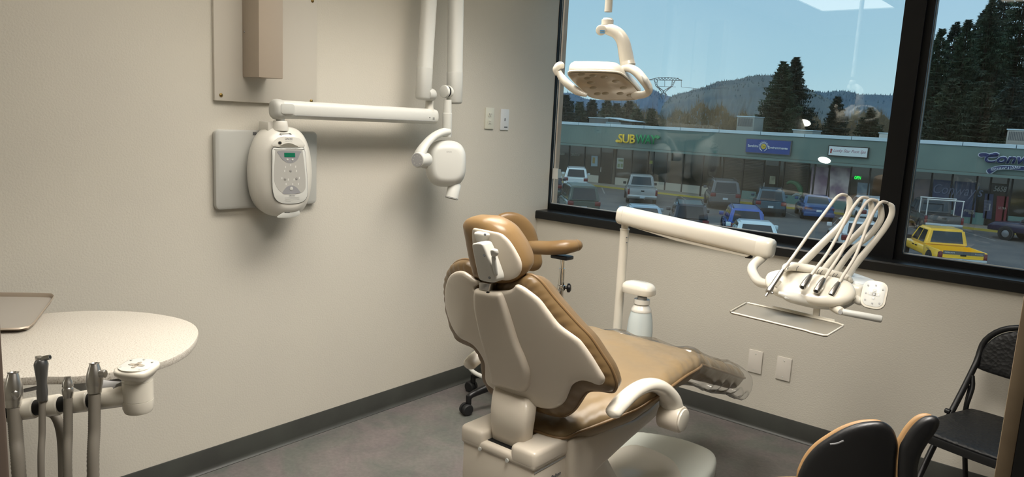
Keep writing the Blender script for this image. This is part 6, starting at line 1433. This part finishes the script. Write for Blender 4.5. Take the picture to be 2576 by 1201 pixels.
# ================================================================ OPERATOR STOOL in the lower right foreground
osn = thing('operator_stool', 'operator stool with split black shell back and pale tan padding in the lower right foreground', 'stool', (2.24, -1.9, 0))
wc = at(2160, 1130, 1.5); wn = (CC - wc); wn.z = 0; wn.normalize(); wn = (wn + V((.12, 0, .18))).normalized(); wx = V((0,0,1)).cross(wn).normalized(); wy = wn.cross(wx)
def wplane(u, v, cen): d_ = ray(u, v); p = CC + d_*((cen - CC).dot(wn)/d_.dot(wn)); return ((p-cen).dot(wx), (p-cen).dot(wy))
def lobe(px, cen, name, kc_=1.6, pad=None, cx0=0, shift=(0,0)):
    o = [wplane(u, v, cen) for u, v in px]; ax0 = sum(a for a, b in o)/len(o) + cx0
    F = lambda a, b, h: cen + wx*a + wy*b + wn*(h - kc_*(a-ax0)**2)
    bm = nb(); pillow(bm, o, F, .012, .010, .012, n=110, grid=14); emit_mesh(name, bm, M['black'], osn, ang=180)
    cxm = sum(a for a, b in o)/len(o); cym = sum(b for a, b in o)/len(o)
    bm = nb(); pillow(bm, [(cxm + (a-cxm)*.97 + shift[0], cym + (b-cym)*.965 + shift[1]) for a, b in o], lambda a, b, h: F(a, b, 0) - wn*(.014 + h), .028, .006, .03, .01, n=110, grid=12); emit_mesh('back_padding', bm, M['lighttan'], osn, ang=180)
L1 = [(2006, 1210), (2016, 1178), (2030, 1152), (2052, 1126), (2082, 1103), (2120, 1080), (2160, 1065), (2200, 1060), (2226, 1064), (2246, 1080), (2256, 1102), (2260, 1125), (2256, 1160), (2254, 1210), (2250, 1300), (2160, 1330), (2060, 1320), (2010, 1270)]
lobe(L1, wc, 'back_shell', 1.2, shift=(-.005, .003))
wc2 = at(2310, 1110, 1.46)
L2 = [(2262, 1130), (2272, 1106), (2290, 1078), (2312, 1056), (2336, 1046), (2358, 1050), (2364, 1066), (2354, 1088), (2334, 1116), (2318, 1144), (2310, 1172), (2308, 1210), (2300, 1300), (2262, 1300), (2258, 1200)]
lobe(L2, wc2, 'back_shell', 1.2, shift=(-.007, .003))
bm = nb(); c = at(2088, 1119, 1.475); tube(bm, [c, c + wx*.012 + wy*.004, c + wx*.024 + wy*.012], .0022, seg=8); emit_mesh('moulded_mark', bm, M['dgrey'], osn)
bm = nb(); c0_ = at(2262, 1150, 1.50); tube(bm, [at(2256, 1128, 1.49), at(2266, 1130, 1.49), at(2278, 1136, 1.49)], .004, seg=8); boxr(bm, c0_ - V((.02, .01, .12)), c0_ + V((.02, .01, .015)), .004); emit_mesh('joining_plate', bm, M['black'], osn)
sz = .64
so3 = [(p.x, p.y) for p in (pix(u, v, 'z', sz) for u, v in ((1890, 1203), (1940, 1197), (2000, 1196), (2060, 1200), (2140, 1215), (2200, 1260), (2200, 1330), (2130, 1390), (2000, 1400), (1900, 1360), (1860, 1290), (1862, 1230)))]
bm = nb(); pillow(bm, so3, lambda a, b, h: V((a, b, sz - .02 + h)), .03, .03, .04, n=90, grid=12); emit_mesh('seat', bm, M['lighttan'], osn, ang=180)
scx = sum(a for a, b in so3)/len(so3); scy = sum(b for a, b in so3)/len(so3)
bm = nb(); cyl(bm, (scx, scy, .12), (scx, scy, sz-.05), .025); emit_mesh('gas_column', bm, M['black'], osn)
bb = V((wc.x, wc.y, 0)) - wn*.0; bm = nb(); tube(bm, [V((scx, scy, sz-.06)), V((scx*.4+wc.x*.6, scy*.4+wc.y*.6, sz-.06)), at(2160, 1260, 1.5), at(2160, 1200, 1.5)], .012, seg=10); emit_mesh('back_bar', bm, M['black'], osn)
for k in range(5):
    a = .4 + 2*PI*k/5; d_ = V((math.cos(a), math.sin(a), 0)); c = V((scx, scy, 0)) + d_*.25
    bm = nb(); tube(bm, [V((scx, scy, .13)), V((scx, scy, .12)) + d_*.12, V((scx, scy, .08)) + d_*.25], [.026, .02, .014], seg=10); lg = emit_mesh('base_leg', bm, M['black'], osn)
    bm = nb(); cyl(bm, c + V((-d_.y, d_.x, 0))*-.018 + V((0,0,.028)), c + V((-d_.y, d_.x, 0))*.018 + V((0,0,.028)), .028, bev=.004); emit_mesh('castor_wheel', bm, M['rubber'], lg)
# ================================================================ LIGHT
wd = bpy.data.worlds.new('sky'); SC.world = wd; wd.use_nodes = True; nt = wd.node_tree; nt.nodes.clear()
out = nt.nodes.new('ShaderNodeOutputWorld'); bg = nt.nodes.new('ShaderNodeBackground')
tc = nt.nodes.new('ShaderNodeTexCoord'); sx = nt.nodes.new('ShaderNodeSeparateXYZ'); cr = nt.nodes.new('ShaderNodeValToRGB')
nz = nt.nodes.new('ShaderNodeTexNoise'); nz.inputs['Scale'].default_value = 2.5; nz.inputs['Detail'].default_value = 5
ad = nt.nodes.new('ShaderNodeMath'); ad.operation = 'MULTIPLY_ADD'; ad.inputs[1].default_value = .10
nt.links.new(tc.outputs['Generated'], sx.inputs[0]); nt.links.new(tc.outputs['Generated'], nz.inputs['Vector'])
nt.links.new(nz.outputs[0], ad.inputs[0]); nt.links.new(sx.outputs[2], ad.inputs[2]); nt.links.new(ad.outputs[0], cr.inputs[0])
e = cr.color_ramp; e.elements[0].position = .04; e.elements[0].color = (.66,.80,.84,1); e.elements[1].position = .75; e.elements[1].color = (.34,.46,.60,1)
k = e.elements.new(.14); k.color = (.50,.70,.82,1); k = e.elements.new(.30); k.color = (.38,.58,.78,1)
nt.links.new(cr.outputs[0], bg.inputs[0]); bg.inputs[1].default_value = 1.5; nt.links.new(bg.outputs[0], out.inputs[0])
def area(name, loc, sx_, sy_, power, col, rot=(0,0,0)):
    l = bpy.data.lights.new(name, 'AREA'); l.shape = 'RECTANGLE'; l.size = sx_; l.size_y = sy_; l.energy = power; l.color = col; l.spread = R(118)
    o = bpy.data.objects.new(name, l); COL.objects.link(o); o.location = loc; o.rotation_euler = rot; return o
for x_, y_, p_ in ((.82, -2.25, 7), (2.10, -2.25, 35), (.95, -1.20, 22)):
    area('ceiling_lamp', (x_, y_, RZ-.016), .54, 1.14, p_, (1,.945,.87))
sun = bpy.data.lights.new('sun', 'SUN'); sun.energy = 1.5; sun.angle = R(70); sun.color = (1,.95,.88)
so = bpy.data.objects.new('sun', sun); COL.objects.link(so); so.rotation_euler = (R(45), 0, R(-25))
SC.view_settings.view_transform = 'Standard'; SC.view_settings.look = 'None'; SC.view_settings.gamma = 1; SC.view_settings.use_curve_mapping = False
SC.view_settings.exposure = 0.0
SC.cycles.max_bounces = 6; SC.cycles.transparent_max_bounces = 12; SC.cycles.diffuse_bounces = 3; SC.cycles.glossy_bounces = 3
SC.cycles.use_denoising = True; SC.cycles.sample_clamp_indirect = 4
